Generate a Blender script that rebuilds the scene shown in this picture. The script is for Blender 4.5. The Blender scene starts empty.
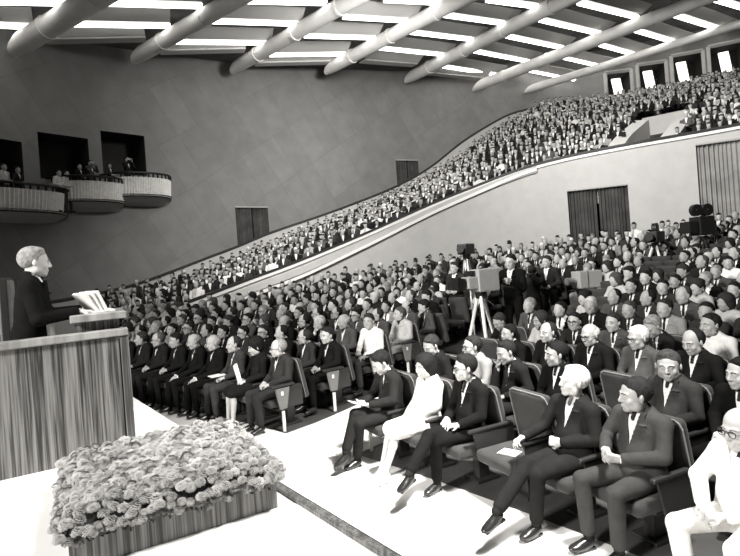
import bpy, bmesh, math, random
import numpy as np
from mathutils import Vector, Matrix
random.seed(7); rng = np.random.default_rng(7)
SC = bpy.context.scene; COL = SC.collection
PI = math.pi; R_ = math.radians
# ------------------------------------------------------------------ camera frame
F = 515.0; ROLL = R_(4.2); HZ = -18.0; CAMZ = 2.4
CR, SR = math.cos(ROLL), math.sin(ROLL)
def lv(px, py):
    return ((px-370)*CR-(py-278)*SR, (px-370)*SR+(py-278)*CR)
def ray(px, py):
    a, b = lv(px, py); return (a/F, 1.0, -(b-HZ)/F)
def at_y(px, py, Y):
    d = ray(px, py); return Vector((d[0]*Y, Y, CAMZ+d[2]*Y))
def on_z(px, py, z):
    d = ray(px, py); return at_y(px, py, (z-CAMZ)/d[2])
def proj(p):
    a = p[0]/p[1]*F; b = HZ-(p[2]-CAMZ)/p[1]*F
    return (370+a*CR+b*SR, 278-a*SR+b*CR)
cam = bpy.data.cameras.new('camera'); co = bpy.data.objects.new('camera', cam); COL.objects.link(co)
cam.sensor_fit = 'HORIZONTAL'; cam.sensor_width = 36; cam.lens = 36*F/740
co.matrix_world = Matrix.Translation((0, 0, CAMZ)) @ Matrix.Rotation(PI/2, 4, 'X') @ Matrix.Rotation(-ROLL, 4, 'Z')
cam.shift_x = -HZ*SR/740*-1*-1; cam.shift_y = HZ*CR/740
cam.clip_start = .05; cam.clip_end = 300
SC.camera = co
SC.view_settings.view_transform = 'Standard'; SC.view_settings.look = 'None'
SC.view_settings.gamma = 1; SC.view_settings.exposure = 0.0; SC.view_settings.use_curve_mapping = False

# ------------------------------------------------------------------ materials
WARM = (1.0, .985, .955)
def g(v): return (v*WARM[0], v*WARM[1], v*WARM[2], 1)
def mat(name, v=.5, rough=.6, spec=.3, noise=0, nscale=8, bump=0, bscale=40, objcol=False, sheen=0, metal=0):
    m = bpy.data.materials.new(name); m.use_nodes = True
    nt = m.node_tree; b = nt.nodes['Principled BSDF']
    b.inputs['Roughness'].default_value = rough; b.inputs['Specular IOR Level'].default_value = spec
    b.inputs['Metallic'].default_value = metal
    if sheen: b.inputs['Sheen Weight'].default_value = sheen
    src = None
    if objcol:
        oi = nt.nodes.new('ShaderNodeObjectInfo'); src = oi.outputs['Color']
    if noise:
        tc = nt.nodes.new('ShaderNodeTexCoord'); n = nt.nodes.new('ShaderNodeTexNoise')
        n.inputs['Scale'].default_value = nscale; n.inputs['Detail'].default_value = 5
        nt.links.new(tc.outputs['Object'], n.inputs['Vector'])
        mr = nt.nodes.new('ShaderNodeMapRange'); mr.inputs['From Min'].default_value = .3; mr.inputs['From Max'].default_value = .7
        mr.inputs['To Min'].default_value = 1-noise; mr.inputs['To Max'].default_value = 1+noise
        nt.links.new(n.outputs['Fac'], mr.inputs['Value'])
        mx = nt.nodes.new('ShaderNodeVectorMath'); mx.operation = 'SCALE'
        if src: nt.links.new(src, mx.inputs[0])
        else: mx.inputs[0].default_value = g(v)[:3]
        nt.links.new(mr.outputs['Result'], mx.inputs['Scale'])
        src = mx.outputs['Vector']
    if src: nt.links.new(src, b.inputs['Base Color'])
    else: b.inputs['Base Color'].default_value = g(v)
    if bump:
        tc = nt.nodes.new('ShaderNodeTexCoord'); n = nt.nodes.new('ShaderNodeTexNoise')
        n.inputs['Scale'].default_value = bscale; n.inputs['Detail'].default_value = 4
        nt.links.new(tc.outputs['Object'], n.inputs['Vector'])
        bp = nt.nodes.new('ShaderNodeBump'); bp.inputs['Strength'].default_value = bump; bp.inputs['Distance'].default_value = .02
        nt.links.new(n.outputs['Fac'], bp.inputs['Height']); nt.links.new(bp.outputs['Normal'], b.inputs['Normal'])
    return m
def emis(name, s, v=1.0):
    m = bpy.data.materials.new(name); m.use_nodes = True; nt = m.node_tree
    nt.nodes.clear(); e = nt.nodes.new('ShaderNodeEmission'); o = nt.nodes.new('ShaderNodeOutputMaterial')
    e.inputs['Color'].default_value = g(v); e.inputs['Strength'].default_value = s
    nt.links.new(e.outputs[0], o.inputs[0]); return m
M = {}
M['skin'] = mat('skin', .6, .5, .35, objcol=True, noise=.06, nscale=20)
M['cloth'] = mat('suit_cloth', .1, .95, .05, objcol=True, bump=.55, bscale=9, noise=.12, nscale=14)
M['hair'] = mat('hair', .1, .75, .12, objcol=True, bump=.3, bscale=90, noise=.35, nscale=35)
M['leather'] = mat('black_leather', .02, .25, .6)
M['plush'] = mat('plush_upholstery', .045, .9, .1, noise=.25, nscale=5, sheen=.12)
M['piping'] = mat('seat_piping', .22, .7, .3)
M['darkmetal'] = mat('dark_enamel', .025, .4, .5)
M['lightmetal'] = mat('light_enamel', .75, .35, .5)
M['panelgrey'] = mat('grey_panel', .16, .5, .3, noise=.1)
M['paper'] = mat('paper', .85, .8, .2)
M['black'] = mat('black_paint', .012, .45, .4)
M['camgrey'] = mat('camera_grey_paint', .34, .45, .4, noise=.05)
M['glass'] = mat('spectacle_frame', .01, .2, .6)
M['white'] = mat('white_paint', .8, .6, .3)
M['beam'] = mat('painted_duct', .8, .55, .3, noise=.08, nscale=1.5)
M['ceiling'] = mat('ceiling_panel', .13, .8, .2, noise=.3, nscale=.6)
M['reflector'] = mat('lamp_reflector', .55, .5, .3)
M['strip'] = emis('lamp_diffuser', 6)
M['stripdim'] = mat('cove_panel', .6, .6, .2)
M['plaster'] = mat('balcony_plaster', .5, .85, .1, noise=.05, nscale=2.5, bump=.2, bscale=6)
M['capwhite'] = mat('parapet_cap', .85, .6, .3)
M['rail'] = mat('parapet_rail', .03, .5, .4)
M['floorwhite'] = mat('pale_carpet', .8, .8, .15, noise=.05, nscale=2.2)
M['floordark'] = mat('dark_floor', .07, .45, .4, noise=.3, nscale=2)
M['step'] = mat('balcony_step', .06, .9, .1, noise=.3, nscale=3)
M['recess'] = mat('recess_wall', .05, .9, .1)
M['petal'] = mat('petal', .4, .6, .25, noise=.25, nscale=9)
M['leaf'] = mat('leaf', .05, .6, .3, noise=.3, nscale=30)

def wood(name, lo, hi, scale=14, rough=.4):
    m = bpy.data.materials.new(name); m.use_nodes = True; nt = m.node_tree; b = nt.nodes['Principled BSDF']
    b.inputs['Roughness'].default_value = rough
    tc = nt.nodes.new('ShaderNodeTexCoord'); mp = nt.nodes.new('ShaderNodeMapping')
    mp.inputs['Scale'].default_value = (scale, scale, .55)
    nt.links.new(tc.outputs['Object'], mp.inputs['Vector'])
    n = nt.nodes.new('ShaderNodeTexNoise'); n.inputs['Scale'].default_value = 1.0; n.inputs['Detail'].default_value = 7; n.inputs['Distortion'].default_value = .3
    nt.links.new(mp.outputs[0], n.inputs['Vector'])
    w = nt.nodes.new('ShaderNodeTexNoise'); w.inputs['Scale'].default_value = 3.2; w.inputs['Detail'].default_value = 3; w.inputs['Distortion'].default_value = .2
    nt.links.new(mp.outputs[0], w.inputs['Vector'])
    r = nt.nodes.new('ShaderNodeValToRGB'); r.color_ramp.elements[0].position = .42; r.color_ramp.elements[1].position = .6
    r.color_ramp.elements[0].color = g(lo); r.color_ramp.elements[1].color = g(hi)
    mx = nt.nodes.new('ShaderNodeMix'); mx.data_type = 'FLOAT'; mx.inputs[0].default_value = .5
    nt.links.new(n.outputs['Fac'], mx.inputs[2]); nt.links.new(w.outputs['Fac'], mx.inputs[3])
    nt.links.new(mx.outputs[0], r.inputs['Fac']); nt.links.new(r.outputs['Color'], b.inputs['Base Color'])
    return m
M['wood'] = wood('striped_veneer', .025, .24, 26)
M['woodlight'] = wood('pale_wood_rail', .2, .36, 5)
M['wooddark'] = wood('dark_wood', .05, .2, 20)
def wallmat():
    m = bpy.data.materials.new('diamond_wall_panels'); m.use_nodes = True; nt = m.node_tree; b = nt.nodes['Principled BSDF']
    b.inputs['Roughness'].default_value = .7
    uv = nt.nodes.new('ShaderNodeUVMap'); mp = nt.nodes.new('ShaderNodeMapping'); mp.inputs['Rotation'].default_value = (0, 0, R_(58))
    nt.links.new(uv.outputs[0], mp.inputs['Vector'])
    br = nt.nodes.new('ShaderNodeTexBrick'); br.offset = 0.0; br.inputs['Scale'].default_value = 1
    br.inputs['Brick Width'].default_value = 2.6; br.inputs['Row Height'].default_value = 1.3; br.inputs['Mortar Size'].default_value = .02
    br.inputs['Color1'].default_value = g(.2); br.inputs['Color2'].default_value = g(.225); br.inputs['Mortar'].default_value = g(.185)
    nt.links.new(mp.outputs[0], br.inputs['Vector'])
    n = nt.nodes.new('ShaderNodeTexNoise'); n.inputs['Scale'].default_value = 1.2; n.inputs['Detail'].default_value = 6
    nt.links.new(uv.outputs[0], n.inputs['Vector'])
    mr = nt.nodes.new('ShaderNodeMapRange'); mr.inputs['To Min'].default_value = .75; mr.inputs['To Max'].default_value = 1.25
    nt.links.new(n.outputs['Fac'], mr.inputs['Value'])
    v = nt.nodes.new('ShaderNodeVectorMath'); v.operation = 'SCALE'
    nt.links.new(br.outputs['Color'], v.inputs[0]); nt.links.new(mr.outputs[0], v.inputs['Scale'])
    nt.links.new(v.outputs[0], b.inputs['Base Color']); return m
M['wall'] = wallmat()
def attrmat():
    m = bpy.data.materials.new('crowd_colours'); m.use_nodes = True; nt = m.node_tree; b = nt.nodes['Principled BSDF']
    b.inputs['Roughness'].default_value = .75; b.inputs['Specular IOR Level'].default_value = .2
    a = nt.nodes.new('ShaderNodeVertexColor'); a.layer_name = 'Col'
    nt.links.new(a.outputs['Color'], b.inputs['Base Color']); return m
M['crowd'] = attrmat()

# ------------------------------------------------------------------ mesh helpers
def mk(name, verts, faces, m=None, smooth=False, mats=None):
    """verts Nx3, faces Mx4 (numpy) or list of lists"""
    me = bpy.data.meshes.new(name)
    if isinstance(faces, np.ndarray):
        v = np.asarray(verts, dtype=np.float32); f = faces.astype(np.int32)
        me.vertices.add(len(v)); me.vertices.foreach_set('co', v.ravel())
        me.loops.add(f.size); me.loops.foreach_set('vertex_index', f.ravel())
        me.polygons.add(len(f)); me.polygons.foreach_set('loop_start', np.arange(0, f.size, f.shape[1], dtype=np.int32))
        me.update(calc_edges=True)
    else:
        me.from_pydata([tuple(p) for p in verts], [], faces); me.update()
    if smooth: me.polygons.foreach_set('use_smooth', np.ones(len(me.polygons), dtype=bool))
    if m: me.materials.append(m)
    return me
def obj(name, me, parent=None, loc=None, rotz=None, color=None):
    o = bpy.data.objects.new(name, me); COL.objects.link(o)
    if parent: o.parent = parent
    if loc is not None: o.location = loc
    if rotz is not None: o.rotation_euler = (0, 0, rotz)
    if color is not None: o.color = (color*WARM[0], color*WARM[1], color*WARM[2], 1) if not isinstance(color, tuple) else color
    return o
def tag(o, label, cat, group=None, kind=None):
    o['label'] = label
    if cat: o['category'] = cat
    if group: o['group'] = group
    if kind: o['kind'] = kind
    return o
def struct(o): o['kind'] = 'structure'; return o
def thing(name, label, cat, loc=(0, 0, 0), rotz=0, group=None):
    return tag(obj(name, None, None, loc, rotz), label, cat, group)
class B:
    """collects shapes in a bmesh"""
    def __init__(s): s.bm = bmesh.new()
    def box(s, c, half, rot=None, bev=0, seg=2):
        r = bmesh.ops.create_cube(s.bm, size=2.0); vs = r['verts']
        bmesh.ops.scale(s.bm, vec=half, verts=vs)
        if bev:
            es = list({e for v in vs for e in v.link_edges})
            rr = bmesh.ops.bevel(s.bm, geom=es, offset=bev, segments=seg, affect='EDGES', profile=.5)
            vs = list({v for f in rr['faces'] for v in f.verts} | {v for v in vs if v.is_valid})
        mtx = Matrix.Translation(c) @ (rot.to_4x4() if rot else Matrix.Identity(4))
        bmesh.ops.transform(s.bm, matrix=mtx, verts=vs); return s
    def tube(s, p0, p1, r0, r1=None, n=12, cap=True):
        p0, p1 = Vector(p0), Vector(p1); d = p1-p0; r1 = r0 if r1 is None else r1
        r = bmesh.ops.create_cone(s.bm, cap_ends=cap, segments=n, radius1=r0, radius2=r1, depth=d.length)
        q = d.to_track_quat('Z', 'Y').to_matrix().to_4x4()
        bmesh.ops.transform(s.bm, matrix=Matrix.Translation((p0+p1)/2) @ q, verts=r['verts']); return s
    def ball(s, c, r, scale=(1, 1, 1), n=12):
        rr = bmesh.ops.create_uvsphere(s.bm, u_segments=n, v_segments=max(6, n*2//3), radius=r)
        bmesh.ops.scale(s.bm, vec=scale, verts=rr['verts']); bmesh.ops.translate(s.bm, vec=c, verts=rr['verts']); return s
    def path(s, pts, r, n=8):
        for a, b in zip(pts[:-1], pts[1:]): s.tube(a, b, r, n=n)
        for p in pts[1:-1]: s.ball(p, r, n=n)
        return s
    def prism(s, poly, z0, z1):
        vb = [s.bm.verts.new((x, y, z0)) for x, y in poly]; vt = [s.bm.verts.new((x, y, z1)) for x, y in poly]
        n = len(poly); s.bm.faces.new(vb[::-1]); s.bm.faces.new(vt)
        for i in range(n): s.bm.faces.new((vb[i], vb[(i+1) % n], vt[(i+1) % n], vt[i]))
        return s
    def hexa(s, p):
        v = [s.bm.verts.new(q) for q in p]
        for f in ((0, 3, 2, 1), (4, 5, 6, 7), (0, 1, 5, 4), (1, 2, 6, 5), (2, 3, 7, 6), (3, 0, 4, 7)): s.bm.faces.new([v[i] for i in f])
        return s
    def mesh(s, name, m, smooth=False):
        bmesh.ops.recalc_face_normals(s.bm, faces=s.bm.faces)
        me = bpy.data.meshes.new(name); s.bm.to_mesh(me); s.bm.free()
        if smooth:
            me.polygons.foreach_set('use_smooth', np.ones(len(me.polygons), dtype=bool))
            try: me.set_sharp_from_angle(angle=R_(38))
            except Exception: pass
        me.materials.append(m); return me

# ------------------------------------------------------------------ signed distance bodies
class SDF:
    def __init__(s, lo, hi, h):
        s.lo = np.array(lo, float); s.h = h; n = np.ceil((np.array(hi)-s.lo)/h).astype(int)+1
        s.ax = [(s.lo[i]+h*np.arange(n[i])).astype(np.float32) for i in range(3)]
        s.V = np.full(n, 9.0, np.float32); s.hs = 1.0
    def sub(s, lo, hi):
        sl = []
        for i in range(3):
            a = int(max(0, math.floor((lo[i]-s.lo[i])/s.h))); b = int(min(len(s.ax[i]), math.ceil((hi[i]-s.lo[i])/s.h)+1))
            if b <= a: return None
            sl.append(slice(a, b))
        X = s.ax[0][sl[0]][:, None, None]; Y = s.ax[1][sl[1]][None, :, None]; Z = s.ax[2][sl[2]][None, None, :]
        return tuple(sl), X, Y, Z
    def op(s, sl, d, k, op):
        v = s.V[sl]
        if op == 'u':
            hh = np.clip(.5+.5*(v-d)/max(k, 1e-5), 0, 1); s.V[sl] = v*(1-hh)+d*hh-k*hh*(1-hh)
        elif op == 's':
            d = -d; hh = np.clip(.5+.5*(d-v)/max(k, 1e-5), 0, 1); s.V[sl] = v*(1-hh)+d*hh+k*hh*(1-hh)
    def cap(s, a, b, r0, r1=None, k=.01, op='u', sq=None):
        r1 = (r0 if r1 is None else r1)*s.hs; r0 = r0*s.hs; a = np.array(a, float); b = np.array(b, float)
        m = max(r0, r1)+k+2.5*s.h; q = s.sub(np.minimum(a, b)-m, np.maximum(a, b)+m)
        if q is None: return s
        sl, X, Y, Z = q; ba = b-a; L = max(float(ba@ba), 1e-9)
        x, y, z = X-a[0], Y-a[1], Z-a[2]
        t = np.clip((x*ba[0]+y*ba[1]+z*ba[2])/L, 0, 1)
        d = np.sqrt((x-t*ba[0])**2+(y-t*ba[1])**2+(z-t*ba[2])**2)-(r0+(r1-r0)*t)
        s.op(sl, d.astype(np.float32), k, op); return s
    def ell(s, c, r, Rm=None, k=.01, op='u'):
        r = np.array(r)*s.hs; c = np.array(c, float); m = max(r)+k+2.5*s.h; q = s.sub(c-m, c+m)
        if q is None: return s
        sl, X, Y, Z = q; x, y, z = X-c[0], Y-c[1], Z-c[2]
        if Rm is not None:
            x, y, z = (x*Rm[0, 0]+y*Rm[1, 0]+z*Rm[2, 0], x*Rm[0, 1]+y*Rm[1, 1]+z*Rm[2, 1], x*Rm[0, 2]+y*Rm[1, 2]+z*Rm[2, 2])
        k0 = np.sqrt((x/r[0])**2+(y/r[1])**2+(z/r[2])**2); k1 = np.sqrt((x/r[0]**2)**2+(y/r[1]**2)**2+(z/r[2]**2)**2)+1e-6
        s.op(sl, (k0*(k0-1)/k1).astype(np.float32)+np.zeros(tuple(w.stop-w.start for w in sl), np.float32), k, op); return s
    def box(s, c, hf, rd=.01, Rm=None, k=.01, op='u'):
        hf = np.array(hf)*s.hs; c = np.array(c, float); m = float(np.linalg.norm(hf))+k+2.5*s.h; q = s.sub(c-m, c+m)
        if q is None: return s
        sl, X, Y, Z = q; x, y, z = X-c[0], Y-c[1], Z-c[2]
        if Rm is not None:
            x, y, z = (x*Rm[0, 0]+y*Rm[1, 0]+z*Rm[2, 0], x*Rm[0, 1]+y*Rm[1, 1]+z*Rm[2, 1], x*Rm[0, 2]+y*Rm[1, 2]+z*Rm[2, 2])
        a, b, e = np.abs(x)-hf[0]+rd, np.abs(y)-hf[1]+rd, np.abs(z)-hf[2]+rd
        d = np.sqrt(np.maximum(a, 0)**2+np.maximum(b, 0)**2+np.maximum(e, 0)**2)+np.minimum(np.maximum(np.maximum(a, b), e), 0)-rd
        s.op(sl, d.astype(np.float32), k, op); return s
    def wedge(s, o, Rm, zt, w1, depth=.4):
        """subtract a V opening: apex at o, opening upward along local z, forward local y"""
        X = s.ax[0][:, None, None]-o[0]; Y = s.ax[1][None, :, None]-o[1]; Z = s.ax[2][None, None, :]-o[2]
        x = X*Rm[0, 0]+Y*Rm[1, 0]+Z*Rm[2, 0]; y = X*Rm[0, 1]+Y*Rm[1, 1]+Z*Rm[2, 1]; z = X*Rm[0, 2]+Y*Rm[1, 2]+Z*Rm[2, 2]
        d = np.maximum(np.maximum((np.abs(x)-z*w1/zt)*.95, -y), -z)
        s.V = np.maximum(s.V, -d).astype(np.float32); return s
    def mesh(s, name, m):
        V = s.V; sg = V < 0; n = V.shape
        cnt = np.zeros((n[0]-1, n[1]-1, n[2]-1), np.int8)
        for i in (0, 1):
            for j in (0, 1):
                for k in (0, 1): cnt += sg[i:n[0]-1+i, j:n[1]-1+j, k:n[2]-1+k]
        I = np.argwhere((cnt > 0) & (cnt < 8))
        if len(I) == 0: return None
        off = np.array([(i, j, k) for i in (0, 1) for j in (0, 1) for k in (0, 1)])
        vals = np.stack([V[I[:, 0]+o[0], I[:, 1]+o[1], I[:, 2]+o[2]] for o in off], 1)
        P = np.zeros((len(I), 3)); C = np.zeros(len(I))
        for a in range(8):
            for b in range(a+1, 8):
                if np.abs(off[a]-off[b]).sum() != 1: continue
                va, vb = vals[:, a], vals[:, b]; c = (va < 0) != (vb < 0)
                t = np.where(c, va/np.where(c, va-vb, 1), 0)[:, None]
                P += c[:, None]*(off[a]+t*(off[b]-off[a])); C += c
        P = s.lo+s.h*(I+P/C[:, None])
        idx = np.full(cnt.shape, -1, np.int64); idx[I[:, 0], I[:, 1], I[:, 2]] = np.arange(len(I))
        Q = []
        for ax in range(3):
            a1 = [slice(None)]*3; a2 = [slice(None)]*3; a1[ax] = slice(0, n[ax]-1); a2[ax] = slice(1, n[ax])
            E = np.argwhere(sg[tuple(a1)] != sg[tuple(a2)]); u, w = (ax+1) % 3, (ax+2) % 3
            ok = (E[:, u] > 0) & (E[:, w] > 0) & (E[:, u] < n[u]-1) & (E[:, w] < n[w]-1); E = E[ok]
            ins = sg[E[:, 0], E[:, 1], E[:, 2]]
            q = []
            for du, dw in ((-1, -1), (0, -1), (0, 0), (-1, 0)):
                e = E.copy(); e[:, u] += du; e[:, w] += dw; q.append(idx[e[:, 0], e[:, 1], e[:, 2]])
            q = np.stack(q, 1); q[~ins] = q[~ins][:, ::-1]; Q.append(q)
        Q = np.concatenate(Q); Q = Q[(Q >= 0).all(1)]
        return mk(name, P, Q, m, True)

def nrm(v): v = np.array(v, float); return v/np.linalg.norm(v)
def frame(up, fwd):
    z = nrm(up); x = nrm(np.cross(np.array(fwd, float), z)); y = np.cross(z, x); return np.stack([x, y, z], 1)
def rotm(yaw, pitch=0, roll=0):   # degrees; yaw + turns to the person's left, pitch + looks down
    m = Matrix.Rotation(R_(yaw), 3, 'Z') @ Matrix.Rotation(R_(-pitch), 3, 'X') @ Matrix.Rotation(R_(roll), 3, 'Y')
    return np.array(m)
def hand(S, w, d, n, side, curl=.4, spread=1, r=.0088):
    """side +1 right hand. d pointing, n palm normal"""
    d = nrm(d); n = nrm(np.array(n)-np.dot(n, d)*d); t = np.cross(n, d)*side   # thumb side
    w = np.array(w, float)
    Rm = np.stack([t, d, n], 1)
    S.box(w+d*.052, (.041, .05, .016), .014, Rm, k=.012)
    S.cap(w-d*.03, w+d*.02, .026, .024, k=.015)
    for i, (o, L) in enumerate(((.031, .070), (.0105, .080), (-.0105, .074), (-.030, .058))):
        p = w+d*(.094-abs(o)*.15)+t*o*spread; a = .25*curl
        for f, rr in ((.45, r), (.3, r*.93), (.25, r*.82)):
            a += curl*1.0; q = p+(d*math.cos(a)+n*math.sin(a))*L*f+t*o*.12*spread
            S.cap(p, q, rr, rr*.93, k=.004); p = q
    p = w+d*.025+t*.032; q = p+(d*.6+t*.55+n*.35)*.045; S.cap(p, q, .012, .0105, k=.01)
    S.cap(q, q+(d*.9+t*.05+n*.4)*.032, .0105, .008, k=.004)
HS = 1.16
def head(S, c, Rm, fat=1.0, female=False):
    T = lambda x, y, z: np.array(c)+Rm @ (np.array((x, y, z))*HS)
    S.hs = HS
    S.ell(T(0, -.012, .03), (.075*fat, .095, .088), Rm, k=.01)
    S.ell(T(0, .026, -.028), (.063*fat, .062, .078), Rm, k=.03)
    S.ell(T(0, .064, -.092), (.026*fat, .02, .018), Rm, k=.03)
    for s_ in (-1, 1):
        S.ell(T(.044*s_*fat, .012, -.066), (.026, .035, .03), Rm, k=.03)
        S.ell(T(.042*s_, .062, -.03), (.02*fat, .018, .022), Rm, k=.02)
        S.cap(T(.013*s_, .085, .02), T(.046*s_, .073, .02), .009, k=.012)
        S.ell(T(.031*s_, .104, .002), (.015, .012, .0115), Rm, k=.01, op='s')
        S.ell(T(.031*s_, .0765, .001), (.0135, .0135, .0125), Rm, k=.004)
        S.ell(T(.08*s_*fat, -.004, -.004), (.009, .018, .03), Rm @ rotm(-22*s_), k=.006)
        S.ell(T(.011*s_, .095, -.033), (.0085, .01, .0075), Rm, k=.005)
    S.cap(T(0, .088, .01), T(0, .106, -.027), .0085, .0115, k=.014)
    S.cap(T(-.02, .085, -.058), T(.02, .085, -.058), .0065, k=.006); S.cap(T(-.016, .084, -.069), T(.016, .084, -.069), .0075, k=.006)
    S.cap(T(-.02, .1, -.0635), T(.02, .1, -.0635), .004, k=.004, op='s')
    S.hs = 1.0
def hairmesh(c, Rm, style, h, fat=1.0):
    S = SDF(np.array(c)-.2, np.array(c)+.2, h); S.hs = HS; T = lambda x, y, z: np.array(c)+Rm @ (np.array((x, y, z))*HS)
    if style == 'bald': # fringe round the back and sides
        S.ell(T(0, -.02, .022), (.084, .102, .076), Rm); S.ell(T(0, .03, .085), (.082, .12, .062), Rm, k=.008, op='s')
        S.box(T(0, .12, 0), (.12, .1, .15), .01, Rm, k=.01, op='s'); S.box(T(0, -.02, -.14), (.15, .16, .08), .01, Rm, k=.01, op='s')
    elif style in ('short', 'receding', 'slick'):
        fx = .0835*fat
        if style == 'slick': S.ell(T(0, -.024, .036), (fx, .1015, .097), Rm); S.ell(T(.012, .03, .1), (.05, .03, .022), Rm, k=.02)
        elif style == 'short': S.ell(T(0, -.026, .034), (fx, .099, .094), Rm); S.ell(T(-.01, .034, .092), (.052, .026, .022), Rm, k=.02)
        else: S.ell(T(0, -.031, .03), (fx, .0945, .092), Rm)
        S.box(T(0, .125, -.045), (.12, .1, .1), .03, Rm, k=.012, op='s'); S.box(T(0, 0, -.135), (.15, .16, .085), .02, Rm, k=.012, op='s')
        for s_ in (-1, 1): S.ell(T(.097*s_, .0, -.02), (.03, .026, .036), Rm, k=.008, op='s')
    elif style == 'bob':
        S.ell(T(0, -.018, .035), (.096, .112, .105), Rm); S.ell(T(0, -.035, -.03), (.096, .09, .09), Rm, k=.03)
        S.ell(T(0, .12, -.03), (.072, .1, .1), Rm, k=.012, op='s'); S.box(T(0, 0, -.19), (.2, .2, .075), .01, Rm, k=.01, op='s')
    elif style == 'bun':
        S.ell(T(0, -.016, .04), (.088, .108, .1), Rm); S.ell(T(0, -.1, .07), (.055, .05, .05), Rm, k=.02)
        S.ell(T(0, .125, -.03), (.078, .09, .1), Rm, k=.01, op='s'); S.box(T(0, 0, -.14), (.15, .17, .07), .01, Rm, k=.012, op='s')
    elif style == 'hat':
        S.ell(T(0, -.02, .055), (.098, .115, .1), Rm); S.ell(T(0, -.03, .0), (.09, .1, .09), Rm, k=.02)
        S.ell(T(0, .125, -.05), (.08, .1, .1), Rm, k=.01, op='s'); S.box(T(0, 0, -.16), (.15, .17, .07), .01, Rm, k=.012, op='s')
    elif style == 'scarf':
        S.ell(T(0, -.016, .03), (.095, .115, .108), Rm); S.ell(T(0, -.01, -.07), (.085, .09, .08), Rm, k=.03)
        S.ell(T(0, .12, -.01), (.068, .09, .095), Rm, k=.01, op='s')
    # keep clear of skull
    return S.mesh('hair', M['hair'])

def joints(**kw):
    J = dict(pelvis=(0, 0, .54), chest=(0, -.07, .87), neck=(0, -.06, 1.045), head=(0, .0, 1.165),
             shR=(.192, -.06, .97), shL=(-.192, -.06, .97), elR=(.25, .0, .745), elL=(-.25, .0, .745),
             wrR=(.085, .225, .665), wrL=(-.085, .225, .665), hipR=(.095, 0, .535), hipL=(-.095, 0, .535),
             knR=(.12, .45, .53), knL=(-.12, .45, .53), anR=(.13, .46, .105), anL=(-.12, .42, .105),
             ftR=(.1, 1, 0), ftL=(-.1, 1, 0), hdR=(-.75, .6, -.1), hdL=(.75, .6, -.1), pnR=(0, -.1, -1), pnL=(0, -.1, -1), crR=.35, crL=.35)
    J.update(kw)
    return {k: (np.array(v, float) if isinstance(v, tuple) else v) for k, v in J.items()}
def stand(**kw):
    d = dict(pelvis=(0, 0, .95), chest=(0, -.0, 1.26), neck=(0, -.015, 1.45), head=(0, .02, 1.583), shR=(.186, -.01, 1.38), shL=(-.186, -.01, 1.38),
             elR=(.24, -.0, 1.12), elL=(-.24, 0, 1.12), wrR=(.22, .2, 1.0), wrL=(-.22, .2, 1.0), hipR=(.09, 0, .93), hipL=(-.09, 0, .93),
             knR=(.11, .02, .5), knL=(-.11, .04, .5), anR=(.12, -.01, .1), anL=(-.12, .02, .1), hdR=(0, .8, -.3), hdL=(0, .8, -.3), pnR=(-1, 0, 0), pnL=(1, 0, 0))
    d.update(kw); return joints(**d)

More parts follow.
